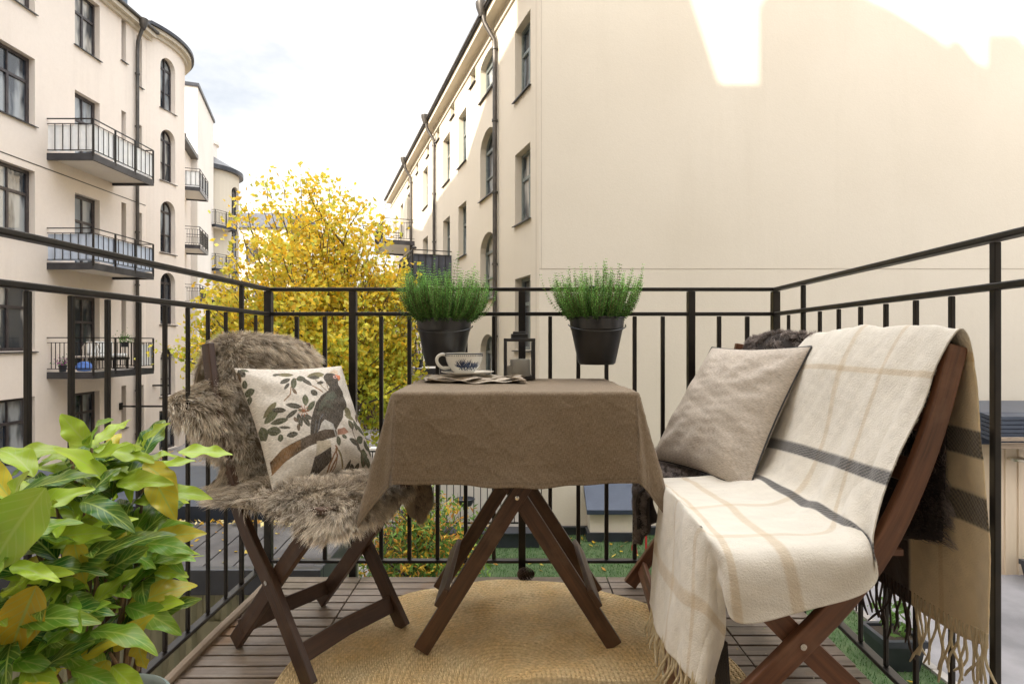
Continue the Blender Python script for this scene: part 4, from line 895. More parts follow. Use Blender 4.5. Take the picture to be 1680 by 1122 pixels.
# ---- cup, saucer, napkin, lantern on the table
TZ = .7505
n1, n2 = 70, 46; a = np.linspace(0, 1, n1); b = np.linspace(0, 1, n2); A, B = np.meshgrid(a, b, indexing='ij')
NP = []; 
nk = thing('linen_napkin', 'crumpled beige striped linen napkin under the saucer', 'napkin', (-.14, 1.88, TZ))
for L in range(3):
    x = -.285+.32*A+.012*np.sin(B*7+L); y = 1.80+.14*B+(.012-.02*L)*np.sin(A*9+L*2)+.03*A*(L-1); z = TZ+.002+.004*L+.0032*np.sin(A*21+B*5+L*1.7)+.0025*np.sin(B*16+A*8+L)+.0015
    P = np.stack([x, y, z], -1); st = ((np.abs(B-.1) < .03) | (np.abs(B-.2) < .015) | (np.abs(A-.9) < .02))[..., None]; col = np.where(st, np.array([.34, .25, .17]), np.array([.72, .64, .54]))
    o = npmesh('fold', P, gridq(n1, n2), M['cushion'], nk, col, np.stack([A*.3, B*.15], -1)); q = o.modifiers.new('s', 'SOLIDIFY'); q.thickness = .0016
cc = Vector((-.150, 1.885, TZ+.0165))
sc_ = thing('saucer', 'white saucer with a blue line under the patterned cup', 'saucer', cc)
mb = MB(); mb.lathe([(0, .0), (.04, 0), (.045, .002), (.075, .0085), (.089, .013), (.089, .0145), (.074, .011), (.04, .005), (0, .005)], cc, 56); mb.build('plate', M['china'], sc_, smooth=True)
mb = MB(); mb.lathe([(.083, .0132), (.0855, .0139)], cc+Vector((0, 0, .0006)), 56); mb.build('blue_line', M['blue'], sc_)
cb = cc+Vector((-.012, -.005, .0058)); cup = thing('teacup', 'wide white cup with dark blue palm pattern standing on the saucer', 'cup', cb)
prof = [(0, .004), (.026, .004), (.028, 0), (.032, 0), (.032, .004), (.042, .013), (.053, .028), (.060, .046), (.0635, .068), (.0645, .0705), (.0625, .0705), (.0585, .047), (.05, .028), (.038, .013), (0, .009)]
mb = MB(); mb.lathe(prof, cb, 64); mb.build('bowl', M['china'], cup, smooth=True)
mb = MB(); hp = [Vector((-.058, -.006, .062)), Vector((-.072, -.012, .066)), Vector((-.086, -.016, .058)), Vector((-.089, -.018, .043)), Vector((-.080, -.016, .027)), Vector((-.066, -.010, .019)), Vector((-.048, -.004, .021))]
hp = crs([tuple(p) for p in hp], 24); mb.tube([cb+Vector(p) for p in hp], .0055, 10); mb.build('handle', M['china'], cup, smooth=True)
mb = MB(); mb.lathe([(.0639, .0665), (.0646, .0695)], cb, 64)
for k in range(60): a_ = k*2*math.pi/60; mb.box(cb+Vector((math.cos(a_)*.0633-.0007, math.sin(a_)*.0633-.0007, .060)), cb+Vector((math.cos(a_)*.0633+.0007, math.sin(a_)*.0633+.0007, .0645)))
mb.build('rim_pattern', M['blue'], cup)
def cup_r(z): return float(np.interp(z, [0, .004, .013, .028, .046, .068, .0705], [.032, .032, .042, .053, .060, .0635, .0645]))
mb = MB(); rr = random.Random(3)
def on_cup(a_, z): r_ = cup_r(z)+.0005; return cb+Vector((math.cos(a_)*r_, math.sin(a_)*r_, z))
def strokec(a0, z0, a1, z1, w):
    for k in range(6):
        t0, t1 = k/6, (k+1)/6; f = lambda t: (a0+(a1-a0)*t, z0+(z1-z0)*t); wd = lambda t: w*math.sin(math.pi*min(.98, max(.04, t*.9+.08)))
        (A0, Z0), (A1, Z1) = f(t0), f(t1); dA, dZ = (a1-a0)*.06, (z1-z0); L_ = math.hypot(dA, dZ)+1e-6; nx, nz_ = -dZ/L_/.06, dA/L_
        mb.add([on_cup(A0-nx*wd(t0), Z0-nz_*wd(t0)), on_cup(A1-nx*wd(t1), Z1-nz_*wd(t1)), on_cup(A1+nx*wd(t1), Z1+nz_*wd(t1)), on_cup(A0+nx*wd(t0), Z0+nz_*wd(t0))], [(0, 1, 2, 3)])
for (ca, n_, L_) in ((-1.62, 15, .026), (-1.15, 12, .024), (-.72, 9, .018), (1.5, 14, .026), (2.4, 10, .02)):
    mb = MB()
    for k in range(n_):
        g_ = math.pi*(k+.5)/n_; l_ = L_*(.75+.4*rr.random()); strokec(ca+rr.uniform(-.08, .08), .022, ca+math.cos(g_)*l_/.055, .022+abs(math.sin(g_))*l_+.004, .0019)
    for k in range(14): a0 = ca+rr.uniform(-.32, .32); strokec(a0, .016+rr.random()*.006, a0+rr.uniform(-.12, .12), .012+rr.random()*.018, .0017)
    mb.build('palm_pattern', M['blue'], cup)
lc = Vector((.026, 1.985, TZ)); ln = thing('candle_lantern', 'small black metal lantern with a grey candle on the back of the table', 'lantern', lc)
s, h, t_ = .055, .142, .011; mb = MB()
for z0, z1 in ((0, t_), (h-t_, h)):
    mb.box(lc+Vector((-s, -s, z0)), lc+Vector((s, -s+t_, z1))); mb.box(lc+Vector((-s, s-t_, z0)), lc+Vector((s, s, z1))); mb.box(lc+Vector((-s, -s+t_, z0)), lc+Vector((-s+t_, s-t_, z1))); mb.box(lc+Vector((s-t_, -s+t_, z0)), lc+Vector((s, s-t_, z1)))
for a_ in (-s, s-t_):
    for b_ in (-s, s-t_): mb.box(lc+Vector((a_, b_, t_)), lc+Vector((a_+t_, b_+t_, h-t_)))
mb.build('frame', M['potblk'], ln, bevel=.0012)
mb = MB(); mb.box(lc+Vector((-s+t_, -s+t_, .001)), lc+Vector((s-t_, s-t_, .005))); mb.build('base_plate', M['potblk'], ln)
mb = MB(); mb.box(lc+Vector((-.030, -.030, h-.002)), lc+Vector((.030, .030, h+.016))); mb.box(lc+Vector((-.023, -.023, h+.016)), lc+Vector((.023, .023, h+.024))); mb.build('chimney_cap', M['potblk'], ln, bevel=.0015)
mb = MB()
for a_ in (-s+.0025, s-.0045): mb.box(lc+Vector((-s+t_, a_, t_)), lc+Vector((s-t_, a_+.002, h-t_))); mb.box(lc+Vector((a_, -s+t_, t_)), lc+Vector((a_+.002, s-t_, h-t_)))
mb.build('glass', M['clear'], ln)
cd = thing('candle', 'half burnt grey beige pillar candle inside the black lantern', 'candle', lc+Vector((.003, 0, .0055)))
L0 = lc+Vector((.003, 0, .0055)); mb = MB(); mb.lathe([(0, 0), (.036, 0), (.037, .003), (.036, .058), (.033, .063), (.024, .056), (0, .052)], L0, 30); mb.build('wax', M['wax'], cd, smooth=True)
mb = MB(); mb.tube([L0+Vector((0, 0, .052)), L0+Vector((.002, 0, .062))], .0012, 5); mb.build('wick', M['potblk'], cd)
mb = MB(); L1 = lc+Vector((-.036, -.02, .0055)); mb.lathe([(0, 0), (.010, 0), (.012, .035), (.010, .04), (0, .036)], L1, 14); tag(mb.build('small_candle', M['wax'], smooth=True), 'small candle stub at the left inside the black lantern', 'candle')

# ---- heather pots on the rail
def heather_pot(c, name_lb, seed, nst=150, R0=.098):
    L = Vector(c); rr = np.random.default_rng(seed); hh = .168
    p = thing('hanging_pot', name_lb[0], 'plant pot', L, 'black pots hooked on the front rail')
    mb = MB(); mb.lathe([(0, 0), (.060, 0), (.064, .004), (.0665, .006), (R0-.007, hh-.045), (R0-.004, hh-.042), (R0-.001, hh-.006), (R0+.003, hh-.004), (R0+.003, hh), (R0-.002, hh), (R0-.006, hh-.02), (R0-.008, hh-.022)], L, 56); mb.build('bucket', M['potblk'], p, smooth=True)
    mb = MB(); pts = []
    for k in range(25): a_ = math.pi+math.pi*k/24; pts.append(L+Vector((math.cos(a_)*(R0+.004), math.sin(a_)*(R0+.003), hh-.026-.026*math.sin(math.pi*k/24))))
    mb.tube(pts, .0022, 6); mb.build('handle', M['potblk'], p, smooth=True)
    mb = MB(); mb.path([L+Vector((0, R0+.004, hh-.07)), L+Vector((0, R0+.006, 1.092-L.z-.002)), L+Vector((0, R0+.012, 1.092-L.z)), L+Vector((0, R0+.058, 1.092-L.z)), L+Vector((0, R0+.062, 1.05-L.z))], (1, 0, 0), .003, .02); mb.build('hook', M['potblk'], p)
    mb = MB(); mb.lathe([(0, hh-.018), (R0-.009, hh-.022)], L, 30); mb.build('soil', M['soil'], p)
    e = thing('heather_plant', name_lb[1], 'plant', L+Vector((0, 0, hh-.02)), 'heather plants in the black pots')
    Vs = []; Cs = []; sm = MB(); c0 = np.array(L)+np.array([0, 0, hh-.02])
    for k in range(nst):
        a_ = rr.uniform(0, 6.283); ro = math.sqrt(rr.random()); b0 = c0+np.array([math.cos(a_)*ro*R0*.7, math.sin(a_)*ro*R0*.7, 0]); ln_ = rr.uniform(.14, .215)*(1.12-.14*ro)*(1.18 if rr.random() < .12 else 1)
        out = np.array([math.cos(a_), math.sin(a_), 0])*(.15+.78*ro)+rr.normal(0, .26, 3)*np.array([1, 1, 0]); pts = []; q = b0.copy(); nn_ = 24
        for i in range(nn_+1):
            t = i/nn_; d = out*(1-.85*t)+np.array([0, 0, .38+1.0*t]); d /= np.linalg.norm(d); pts.append(q.copy()); q = q+d*ln_/nn_
        sm.tube([tuple(pts[i]) for i in range(0, nn_+1, 5)], .0007, 4, False)
        tone = rr.uniform(.65, 1.25); young = rr.random()
        for i in range(3, nn_):
            t = i/nn_; d = pts[i+1]-pts[i]; d /= np.linalg.norm(d); w0 = np.cross(d, [.3, .9, .2]); w0 /= np.linalg.norm(w0); w1 = np.cross(d, w0); sz = .0135*(1-.5*t)*rr.uniform(.8, 1.2)
            for j in range(4):
                f = j*1.571+i*.8; o_ = w0*math.cos(f)+w1*math.sin(f); s_ = np.cross(d, o_); tip = pts[i]+o_*sz*.80+d*sz*.55; m_ = pts[i]+o_*sz*.5+d*sz*.15
                Vs += [pts[i], m_+s_*sz*.22, tip, m_-s_*sz*.22]
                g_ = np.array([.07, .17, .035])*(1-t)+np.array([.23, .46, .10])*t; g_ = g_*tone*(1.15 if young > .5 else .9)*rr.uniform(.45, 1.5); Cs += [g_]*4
    sm.build('stems', M['stem'], e); Vs = np.array(Vs); npmesh('foliage', Vs, np.arange(len(Vs)).reshape(-1, 4), M['heather'], e, np.array(Cs), smooth=False)
heather_pot((-.243, 2.0, .795), ('black pot hooked on the rail behind the teacup', 'bushy green heather in the pot behind the teacup'), 3, 300)
heather_pot((.304, 2.0, .80), ('black pot hooked on the rail right of the lantern', 'bushy green heather in the pot right of the lantern'), 8, 230)

# ---- left chair frame, sheepskin, bird cushion
O_ = Vector((-.51, 1.41, 0)); bdir = Vector((-.849, .529, 0)); wdir = Vector((.529, .849, 0))
def cp(u, v, z): return O_+bdir*u+wdir*v+Vector((0, 0, z))
WD = .34
def folding_seat(root, fn, wd, wv, mat, A, B, backs, screw=True, slat=True):
    """two crossed side frames joined by rails; A is the long curved back-and-front leg, B the rear leg"""
    for v, s in ((0, 1), (wd, -1)):
        mb = MB(); P = crs(A, 26); mb.path([fn(u, v, z) for u, z in P], wv, [.046-.008*max(0, (i_-13)/12) for i_ in range(26)], .020); mb.build('back_leg', mat, root, bevel=.003)
        mb = MB(); P = crs(B, 14); mb.path([fn(u, v+s*.0215, z) for u, z in P], wv, .046, .020); mb.build('seat_leg', mat, root, bevel=.003)
        # pivot screw
        q0 = fn(*[(A_ := PIV)[0], v-s*.011, PIV[1]]); mb = MB(); mb.tube([q0, q0-Vector(wv)*.003*s], .0065, 12); mb.build('screw', M['screw'], root)
    for (u, z, w_, vert) in backs:
        mb = MB(); mb.path([fn(u, .010, z), fn(u+.012, wd/2, z), fn(u, wd-.010, z)], fn(1, 0, -.45)-fn(0, 0, 0) if vert else (0, 0, 1), w_, .016); mb.build('rail', mat, root, bevel=.003)
PIV = (.165, .238)
lch = thing('folding_chair', 'dark brown wooden folding chair on the left with crossed curved legs', 'chair', O_)
A = [(0.0, .012), (.075, .115), (.165, .238), (.235, .315), (.305, .41), (.36, .52), (.405, .64), (.44, .76), (.462, .875)]
B = [(.355, .014), (.26, .125), (.165, .238), (.07, .345), (-.005, .42)]
folding_seat(lch, cp, WD, wdir, M['woodL'], A, B, [(.448, .80, .07, 1), (.42, .70, .05, 1), (.39, .60, .05, 1), (.045, .075, .05, 1), (.315, .07, .045, 1)])
for v in (.035, WD-.035): mb = MB(); mb.path([cp(-.02, v, .432), cp(.34, v, .432)], wdir, .035, .02); mb.build('seat_rail', M['woodL'], lch, bevel=.002)
for k in range(7): mb = MB(); mb.path([cp(-.01+.052*k, .008, .452), cp(-.01+.052*k, WD+.008, .452)], (0, 0, 1), .042, .014); mb.build('seat_slat', M['woodL'], lch, bevel=.002)

def rows_to(fn, rows): return np.array([[tuple(fn(*p)) for p in r] for r in rows])
rows = [[(.53, .0, .66), (.525, .05, .60), (.525, .17, .58), (.52, .28, .62), (.51, .35, .66)],
        [(.53, .0, .76), (.53, .05, .77), (.53, .17, .77), (.52, .28, .77), (.50, .37, .75)],
        [(.50, .02, .845), (.50, .06, .875), (.495, .17, .885), (.485, .28, .875), (.46, .385, .835)],
        [(.46, .035, .84), (.455, .07, .88), (.45, .17, .885), (.44, .28, .865), (.435, .375, .80)],
        [(.47, .0, .77), (.425, .06, .79), (.42, .17, .80), (.41, .28, .79), (.41, .35, .74)],
        [(.50, -.10, .715), (.42, -.02, .70), (.40, .12, .69), (.385, .26, .69), (.39, .33, .66)],
        [(.45, -.075, .64), (.385, -.01, .61), (.365, .12, .59), (.35, .26, .59), (.36, .33, .58)],
        [(.375, -.01, .55), (.34, .04, .52), (.32, .15, .51), (.31, .26, .51), (.32, .33, .52)],
        [(.385, -.035, .455), (.31, .04, .477), (.28, .15, .478), (.27, .26, .478), (.27, .36, .47)],
        [(.33, -.055, .425), (.22, .03, .478), (.20, .15, .478), (.19, .27, .478), (.18, .40, .455)],
        [(.20, -.045, .43), (.10, .04, .478), (.09, .15, .478), (.08, .27, .478), (.08, .41, .45)],
        [(.07, -.03, .42), (.02, .05, .475), (.0, .15, .475), (.0, .26, .475), (.01, .40, .455)],
        [(.00, -.005, .40), (-.035, .05, .43), (-.045, .14, .435), (-.04, .22, .44), (-.02, .34, .43)],
        [(-.03, .01, .375), (-.055, .05, .39), (-.06, .11, .385), (-.055, .17, .39), (-.045, .23, .40)]]
P = surf(rows_to(cp, rows), 90, 46); Nn = gnormals(P)
if Nn[60, 23, 2] < 0: Nn = -Nn
P += Nn*(.004*vnoise(P, 2, 30))[..., None]; P[..., 2] += .010*(np.arange(90)[:, None] > 52)
sk = thing('sheepskin', 'long haired grey brown sheepskin draped over the left chair', 'sheepskin', cp(.2, .17, .47))
o = npmesh('hide', P, gridq(90, 46), M['leather'], sk); q = o.modifiers.new('s', 'SOLIDIFY'); q.thickness = .004
fur('fur', P, Nn, 105000, .038, sk, M['fur'], (.14, .10, .068), (.92, .80, .64), (.1, -.05, -.75), .00085, .45, .002, 1, 21, conv=.5)  # roots darker than tips: fur tone with some occlusion painted in
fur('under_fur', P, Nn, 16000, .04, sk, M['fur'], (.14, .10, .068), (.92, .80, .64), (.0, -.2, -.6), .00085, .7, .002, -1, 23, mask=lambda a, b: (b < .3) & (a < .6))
# loose skin leg hanging behind the table
lp = np.array([[at(648, 772, 1.80), at(672, 768, 1.82), at(700, 772, 1.84)], [at(655, 805, 1.79), at(680, 805, 1.81), at(709, 803, 1.83)], [at(664, 832, 1.78), at(684, 836, 1.80), at(706, 826, 1.82)], [at(672, 848, 1.78), at(685, 852, 1.79), at(698, 846, 1.80)]], float)
Pl = surf(lp, 24, 16); Nl = gnormals(Pl)
if Nl[12, 8, 1] > 0: Nl = -Nl
npmesh('hide_leg', Pl, gridq(24, 16), M['leather'], sk); fur('leg_fur', Pl, Nl, 12000, .024, sk, M['fur'], (.15, .11, .075), (.9, .74, .54), (.45, .0, -.9), .0009, .5, .003, 1, 22, mask=lambda a, b: b > .45)
mb = MB(); lf = cp(.315, .10, .521); pts = []
for k in range(22): a_ = k/22*2*math.pi; r_ = .021*(1+.28*math.sin(a_*7)); pts.append(lf+Vector((math.cos(a_)*r_*1.25, math.sin(a_)*r_*.7, .004*math.sin(a_*3))))
pts.append(lf+Vector((0, 0, .004))); mb.add(pts, [(k, (k+1) % 22, 22) for k in range(22)]); tag(mb.build('dry_leaf', M['rust']), 'dry orange brown leaf lying on the sheepskin seat by the bird cushion', 'leaf')

def cushion(name, TL, TR, BL, BR, T, n, colf, mat, parent, seed, bow=.035, piping=None, wr=.006, nrm=None):
    TL, TR, BL, BR = [np.array(tuple(p)) for p in (TL, TR, BL, BR)]; g = np.linspace(0, 1, n); U, Vv = np.meshgrid(g, g, indexing='ij')   # U across, V down
    ub = U+bow*np.sin(np.pi*Vv)*(.5-U)*2; vb = Vv+bow*np.sin(np.pi*U)*(.5-Vv)*2
    P = (TL*((1-ub)*(1-vb))[..., None]+TR*(ub*(1-vb))[..., None]+BL*((1-ub)*vb)[..., None]+BR*(ub*vb)[..., None])
    nn_ = np.cross(TR-TL, BL-TL)+np.cross(BR-BL, BR-TR); nn_ /= np.linalg.norm(nn_)
    if nn_[1] > 0: nn_ = -nn_
    x, y = 2*U-1, 2*Vv-1; prof = ((1-np.abs(x)**2.6)*(1-np.abs(y)**2.6))**.62
    edge = np.clip(np.minimum(np.minimum(U, 1-U), np.minimum(Vv, 1-Vv))/.14, 0, 1)
    ang = np.arctan2(y, x); rad_ = np.hypot(x, y)
    # creases run in from the corners and edges
    fold = wr*np.sin(ang*11+seed+2*vnoise(np.stack([U, Vv], -1), seed, 5))*np.clip(rad_-.35, 0, 1)*edge*1.3+wr*.55*vnoise(np.stack([U*1.3+Vv, Vv*2.5-U], -1), seed+1, 9)*edge
    Ff = P+nn_*(T*prof+fold)[..., None]; Bb = P-nn_*(T*.9*prof)[..., None]
    uv = np.stack([U*.4, Vv*.4], -1); C = colf(U, Vv)
    q = gridq(n, n); V = np.concatenate([Ff.reshape(-1, 3), Bb.reshape(-1, 3)]); Q = np.concatenate([q, q[:, ::-1]+n*n]); Cc = np.concatenate([C.reshape(-1, 3), np.tile(C.reshape(-1, 3).max(0)*.95, (n*n, 1))]); uvs = np.concatenate([uv.reshape(-1, 2)]*2)
    o = npmesh(name, V, Q, mat, parent, Cc, uvs); return o, P
# bird print: drawn in the cloth's own square, shapes given on a 1122 unit sketch of it
QC = np.array([[5, 215], [790, 212], [270, 1065], [1050, 905]], float)
def inpoly(X, Y, poly):
    ins = np.zeros(X.shape, bool); m = len(poly)
    for i in range(m):
        x0, y0 = poly[i]; x1, y1 = poly[(i+1) % m]
        c = ((y0 > Y) != (y1 > Y)) & (X < (x1-x0)*(Y-y0)/((y1-y0) or 1e-9)+x0); ins ^= c
    return ins
def birdprint(U, Vv):
    wq = [(1-U)*(1-Vv)*1.6, U*(1-Vv)*1.885, (1-U)*Vv*1.5, U*Vv*1.73]; sw = sum(wq); X = sum(w*QC[i, 0] for i, w in enumerate(wq))/sw; Y = sum(w*QC[i, 1] for i, w in enumerate(wq))/sw
    C = np.ones(U.shape+(3,))*np.array([.90, .83, .73]); pt = np.stack([X, Y], -1); nz_ = vnoise(pt, 1, .045, 3); n2_ = vnoise(pt, 2, .12, 3)
    def put(mask, c, var=.25): C[mask] = (np.array(c)*(1+var*nz_[..., None]+.15*n2_[..., None]))[mask]
    def leaf(x, y, L, w, a, c):
        a = math.radians(a); dx_, dy_ = X-x, Y-y; s = dx_*math.cos(a)+dy_*math.sin(a); t = -dx_*math.sin(a)+dy_*math.cos(a); e = (1-(s/L)**2); m = (np.abs(s) < L) & (np.abs(t) < w*np.clip(e, 0, 1)**.8); put(m, c, .35)
        mid = m & (np.abs(t) < 1.6); C[mid] = C[mid]*.5+.12
    def line(pts, w, c):
        for (x0, y0), (x1, y1) in zip(pts, pts[1:]):
            L2 = (x1-x0)**2+(y1-y0)**2; t = np.clip(((X-x0)*(x1-x0)+(Y-y0)*(y1-y0))/L2, 0, 1); put(np.hypot(X-x0-t*(x1-x0), Y-y0-t*(y1-y0)) < w, c)
    dg, g1, g2, ol, bw = (.018, .028, .022), (.045, .07, .035), (.09, .12, .055), (.17, .16, .07), (.10, .055, .025)
    line([(300, 497), (345, 455), (355, 400), (400, 330), (460, 345), (590, 440)], 4, (.3, .15, .06)); line([(545, 345), (600, 410), (640, 440)], 3, (.3, .22, .12)); line([(600, 300), (625, 360), (640, 420)], 3, (.3, .2, .1))
    for L in ((330, 292, 62, 17, 3, ol), (270, 290, 30, 12, -15, dg), (320, 350, 48, 18, -28, dg), (380, 368, 48, 22, -75, g1), (325, 392, 34, 12, -50, dg), (378, 432, 28, 14, 60, bw), (440, 330, 38, 26, -20, g1), (472, 352, 56, 22, 38, dg), (560, 300, 70, 26, -8, ol), (540, 322, 40, 16, 10, dg), (578, 370, 28, 12, -5, dg), (525, 445, 30, 22, 35, dg),
              (205, 545, 62, 22, -48, ol), (215, 590, 58, 28, -42, g2), (262, 560, 48, 18, 12, dg), (268, 632, 60, 20, -4, g1), (172, 690, 52, 24, 70, g1), (235, 690, 48, 30, 20, g1), (305, 680, 42, 10, 12, dg), (278, 745, 26, 18, 80, g1), (358, 735, 42, 20, -4, dg),
              (454, 500, 42, 24, 90, g2), (365, 538, 60, 20, 12, dg), (350, 595, 50, 16, -32, dg), (495, 545, 50, 20, -50, g1), (410, 640, 50, 20, 75, dg), (380, 635, 24, 12, 60, bw), (455, 645, 52, 20, 55, dg), (470, 620, 40, 18, 20, dg), (400, 690, 26, 12, 80, bw), (430, 575, 36, 12, 10, g2),
              (45, 260, 34, 22, 60, dg), (25, 290, 40, 16, 80, bw), (70, 240, 30, 12, 30, g1), (85, 400, 30, 26, -20, g1), (60, 340, 30, 14, 80, g1), (85, 450, 26, 14, 90, g1),
              (800, 570, 40, 26, 50, ol), (810, 605, 46, 20, 15, ol), (815, 660, 36, 22, 60, g1), (858, 655, 40, 20, 80, g1), (900, 680, 56, 20, 30, g1), (895, 750, 34, 26, -40, g1), (845, 775, 48, 22, 18, dg), (880, 800, 36, 14, 60, dg), (955, 775, 40, 20, 60, g1), (935, 860, 60, 32, 85, g1), (970, 880, 40, 20, 60, g1), (930, 830, 40, 16, 10, g2), (990, 800, 40, 14, 80, g1), (905, 590, 40, 16, 70, bw), (880, 600, 34, 10, 85, bw), (930, 560, 46, 18, 55, ol), (950, 620, 50, 18, 30, ol), (960, 660, 56, 20, 25, g2), (985, 730, 26, 14, -40, bw), (1015, 770, 26, 14, 30, g1),
              (760, 750, 22, 14, 20, g1), (716, 780, 34, 16, 75, g1), (822, 935, 46, 14, -80, dg), (860, 940, 34, 18, 60, dg), (892, 935, 36, 18, -80, dg), (855, 985, 40, 12, -20, dg), (402, 1045, 40, 28, -35, g1), (330, 1075, 34, 12, 0, g1), (940, 950, 36, 14, -50, dg), (740, 860, 36, 8, 50, ol), (770, 910, 34, 7, 65, ol)): leaf(*L)
    line([(800, 640), (850, 740), (900, 810), (940, 900)], 3, bw); line([(875, 520), (930, 640), (1000, 760)], 3, bw)
    for a in range(0, 360, 40): line([(440, 575), (440+40*math.cos(a/57.3), 575+40*math.sin(a/57.3))], 2.5, (.4, .12, .05))
    put(inpoly(X, Y, [(560, 712), (590, 645), (655, 655), (705, 735), (680, 755), (640, 712)]), (.72, .70, .64), .08)
    put(inpoly(X, Y, [(228, 880), (300, 815), (490, 742), (600, 708), (690, 708), (705, 750), (600, 782), (480, 825), (330, 900), (252, 968)]), (.06, .042, .034), .5)
    put(inpoly(X, Y, [(228, 880), (300, 815), (420, 775), (430, 835), (330, 900), (252, 968)]), (.22, .11, .04), .7)
    put(inpoly(X, Y, [(700, 705), (760, 685), (798, 712), (760, 735), (705, 742)]), (.45, .22, .15))
    put(inpoly(X, Y, [(612, 345), (618, 310), (645, 283), (690, 280), (722, 295), (742, 330), (725, 358), (728, 385), (765, 425), (780, 470), (787, 535), (760, 565), (750, 615), (715, 670), (690, 712), (655, 665), (600, 640), (575, 665), (560, 712), (535, 735), (492, 742), (488, 670), (510, 590), (535, 520), (575, 470), (640, 425), (650, 400)]), (.013, .016, .02), .5)
    m = inpoly(X, Y, [(560, 540), (610, 455), (680, 430), (720, 470), (690, 560), (610, 600), (540, 610)]); put(m & (nz_+n2_ > -.1), (.045, .065, .052), .6)
    line([(545, 730), (560, 640), (590, 600)], 3.5, (.10, .12, .15)); line([(520, 735), (535, 640)], 3, (.08, .1, .12))
    put(inpoly(X, Y, [(715, 292), (758, 305), (752, 330), (735, 350), (722, 330)]), (.75, .20, .08), .1); put(np.hypot(X-706, Y-319) < 15, (.75, .45, .4), .1); put(np.hypot(X-708, Y-320) < 7, (.02, .01, .01), 0)
    put(inpoly(X, Y, [(668, 275), (720, 248), (745, 262), (738, 296)]), (.80, .62, .45), .05)
    line([(662, 672), (680, 720), (700, 752)], 5, (.6, .6, .58))
    put(inpoly(X, Y, [(545, 785), (650, 780), (660, 830), (600, 850), (550, 890)]), (.68, .60, .46), .1)
    put(inpoly(X, Y, [(545, 885), (600, 858), (655, 825), (678, 905), (655, 935), (560, 1025), (532, 1045)]), (.012, .014, .02), .3)
    line([(695, 815), (712, 830), (690, 870), (672, 930), (675, 1010)], 6, (.32, .13, .05)); line([(700, 835), (718, 880), (700, 930), (690, 1000)], 6, (.30, .13, .05)); line([(712, 835), (745, 870), (782, 940)], 4, (.3, .22, .08)); line([(720, 870), (722, 940), (690, 1010)], 4, (.25, .1, .04))
    return C
cuA, _ = cushion('bird_cushion', at(384, 604, 1.60), at(560, 600, 1.885), at(447, 806, 1.50), at(618, 768, 1.73), .062, 300, birdprint, M['cushion'], None, 3, .03, wr=.0045)
tag(cuA, 'white cushion printed with a black bird and green leaves, on the sheepskin chair', 'cushion')

# ---- right bench
O2 = Vector((.332, 1.10, 0)); WB = .90
def cp2(u, v, z): f = v/WB; return O2+Vector((u*(1-.32*f)+.12*f, v, z))
PIV = (.237, .286)
bn = thing('folding_bench', 'reddish brown wooden folding bench on the right under blanket and dark sheepskin', 'bench', O2)
A2 = [(-.045, .012), (.1, .15), (.237, .286), (.329, .384), (.399, .482), (.456, .598), (.503, .725), (.543, .873)]
B2 = [(.525, .014), (.375, .157), (.237, .286), (.141, .384), (.125, .405)]
folding_seat(bn, cp2, WB, Vector((0, 1, 0)), M['woodR'], A2, B2, [(.54, .825, .07, 1), (.52, .72, .05, 1), (.475, .62, .05, 1), (.02, .075, .045, 1), (.46, .075, .045, 1)])
for v in (.035, WB/2, WB-.035): mb = MB(); mb.path([cp2(.12, v, .436), cp2(.42, v, .436)], (0, 1, 0), .035, .02); mb.build('seat_rail', M['woodR'], bn, bevel=.002)
for k in range(8): mb = MB(); mb.path([cp2(.12+.045*k, .02, .457), cp2(.12+.045*k, WB+.0, .457)], (0, 0, 1), .042, .014); mb.build('seat_slat', M['woodR'], bn, bevel=.002)

rows = [[(1.09, 1.29, .42), (1.10, 1.50, .36), (1.10, 1.75, .38), (1.08, 1.93, .45), (1.05, 2.05, .52)],
        [(1.085, 1.28, .62), (1.08, 1.5, .62), (1.07, 1.75, .62), (1.05, 1.93, .62), (1.04, 2.06, .65)],
        [(1.04, 1.28, .80), (1.04, 1.5, .80), (1.03, 1.75, .80), (1.02, 1.93, .79), (1.01, 2.07, .78)],
        [(1.00, 1.285, .875), (1.00, 1.5, .88), (.99, 1.75, .885), (.99, 1.93, .885), (.985, 2.06, .86)],
        [(.965, 1.30, .84), (.955, 1.5, .84), (.945, 1.75, .85), (.945, 1.93, .85), (.95, 2.06, .82)],
        [(.92, 1.30, .70), (.90, 1.5, .70), (.89, 1.75, .70), (.89, 1.93, .70), (.90, 2.06, .70)],
        [(.85, 1.30, .55), (.82, 1.5, .54), (.81, 1.75, .54), (.82, 1.93, .54), (.83, 2.06, .55)],
        [(.76, 1.30, .455), (.73, 1.5, .462), (.72, 1.75, .463), (.72, 1.93, .463), (.74, 2.08, .46)],
        [(.60, 1.29, .455), (.58, 1.5, .461), (.56, 1.75, .463), (.56, 1.93, .463), (.57, 2.09, .455)],
        [(.50, 1.45, .45), (.46, 1.6, .46), (.43, 1.75, .462), (.43, 1.93, .462), (.43, 2.08, .45)],
        [(.43, 1.72, .38), (.41, 1.74, .38), (.395, 1.75, .38), (.395, 1.9, .36), (.40, 2.03, .34)],
        [(.44, 1.73, .30), (.41, 1.75, .28), (.40, 1.75, .26), (.405, 1.88, .17), (.415, 1.97, .20)]]
def rebench(rw, cap=.968):
    A_ = np.array(rw, float); x, y, z = A_[..., 0], A_[..., 1], A_[..., 2]; y2 = 1.17+(y-1.24)*1.06; f = (y2-1.17)/WB
    return np.stack([np.minimum(.353+(x-.426)*1.035*(1-.32*f)+.12*f, cap)*.94, np.minimum(y2, 2.16)*.94, .88-(.88-z)*.89], -1)
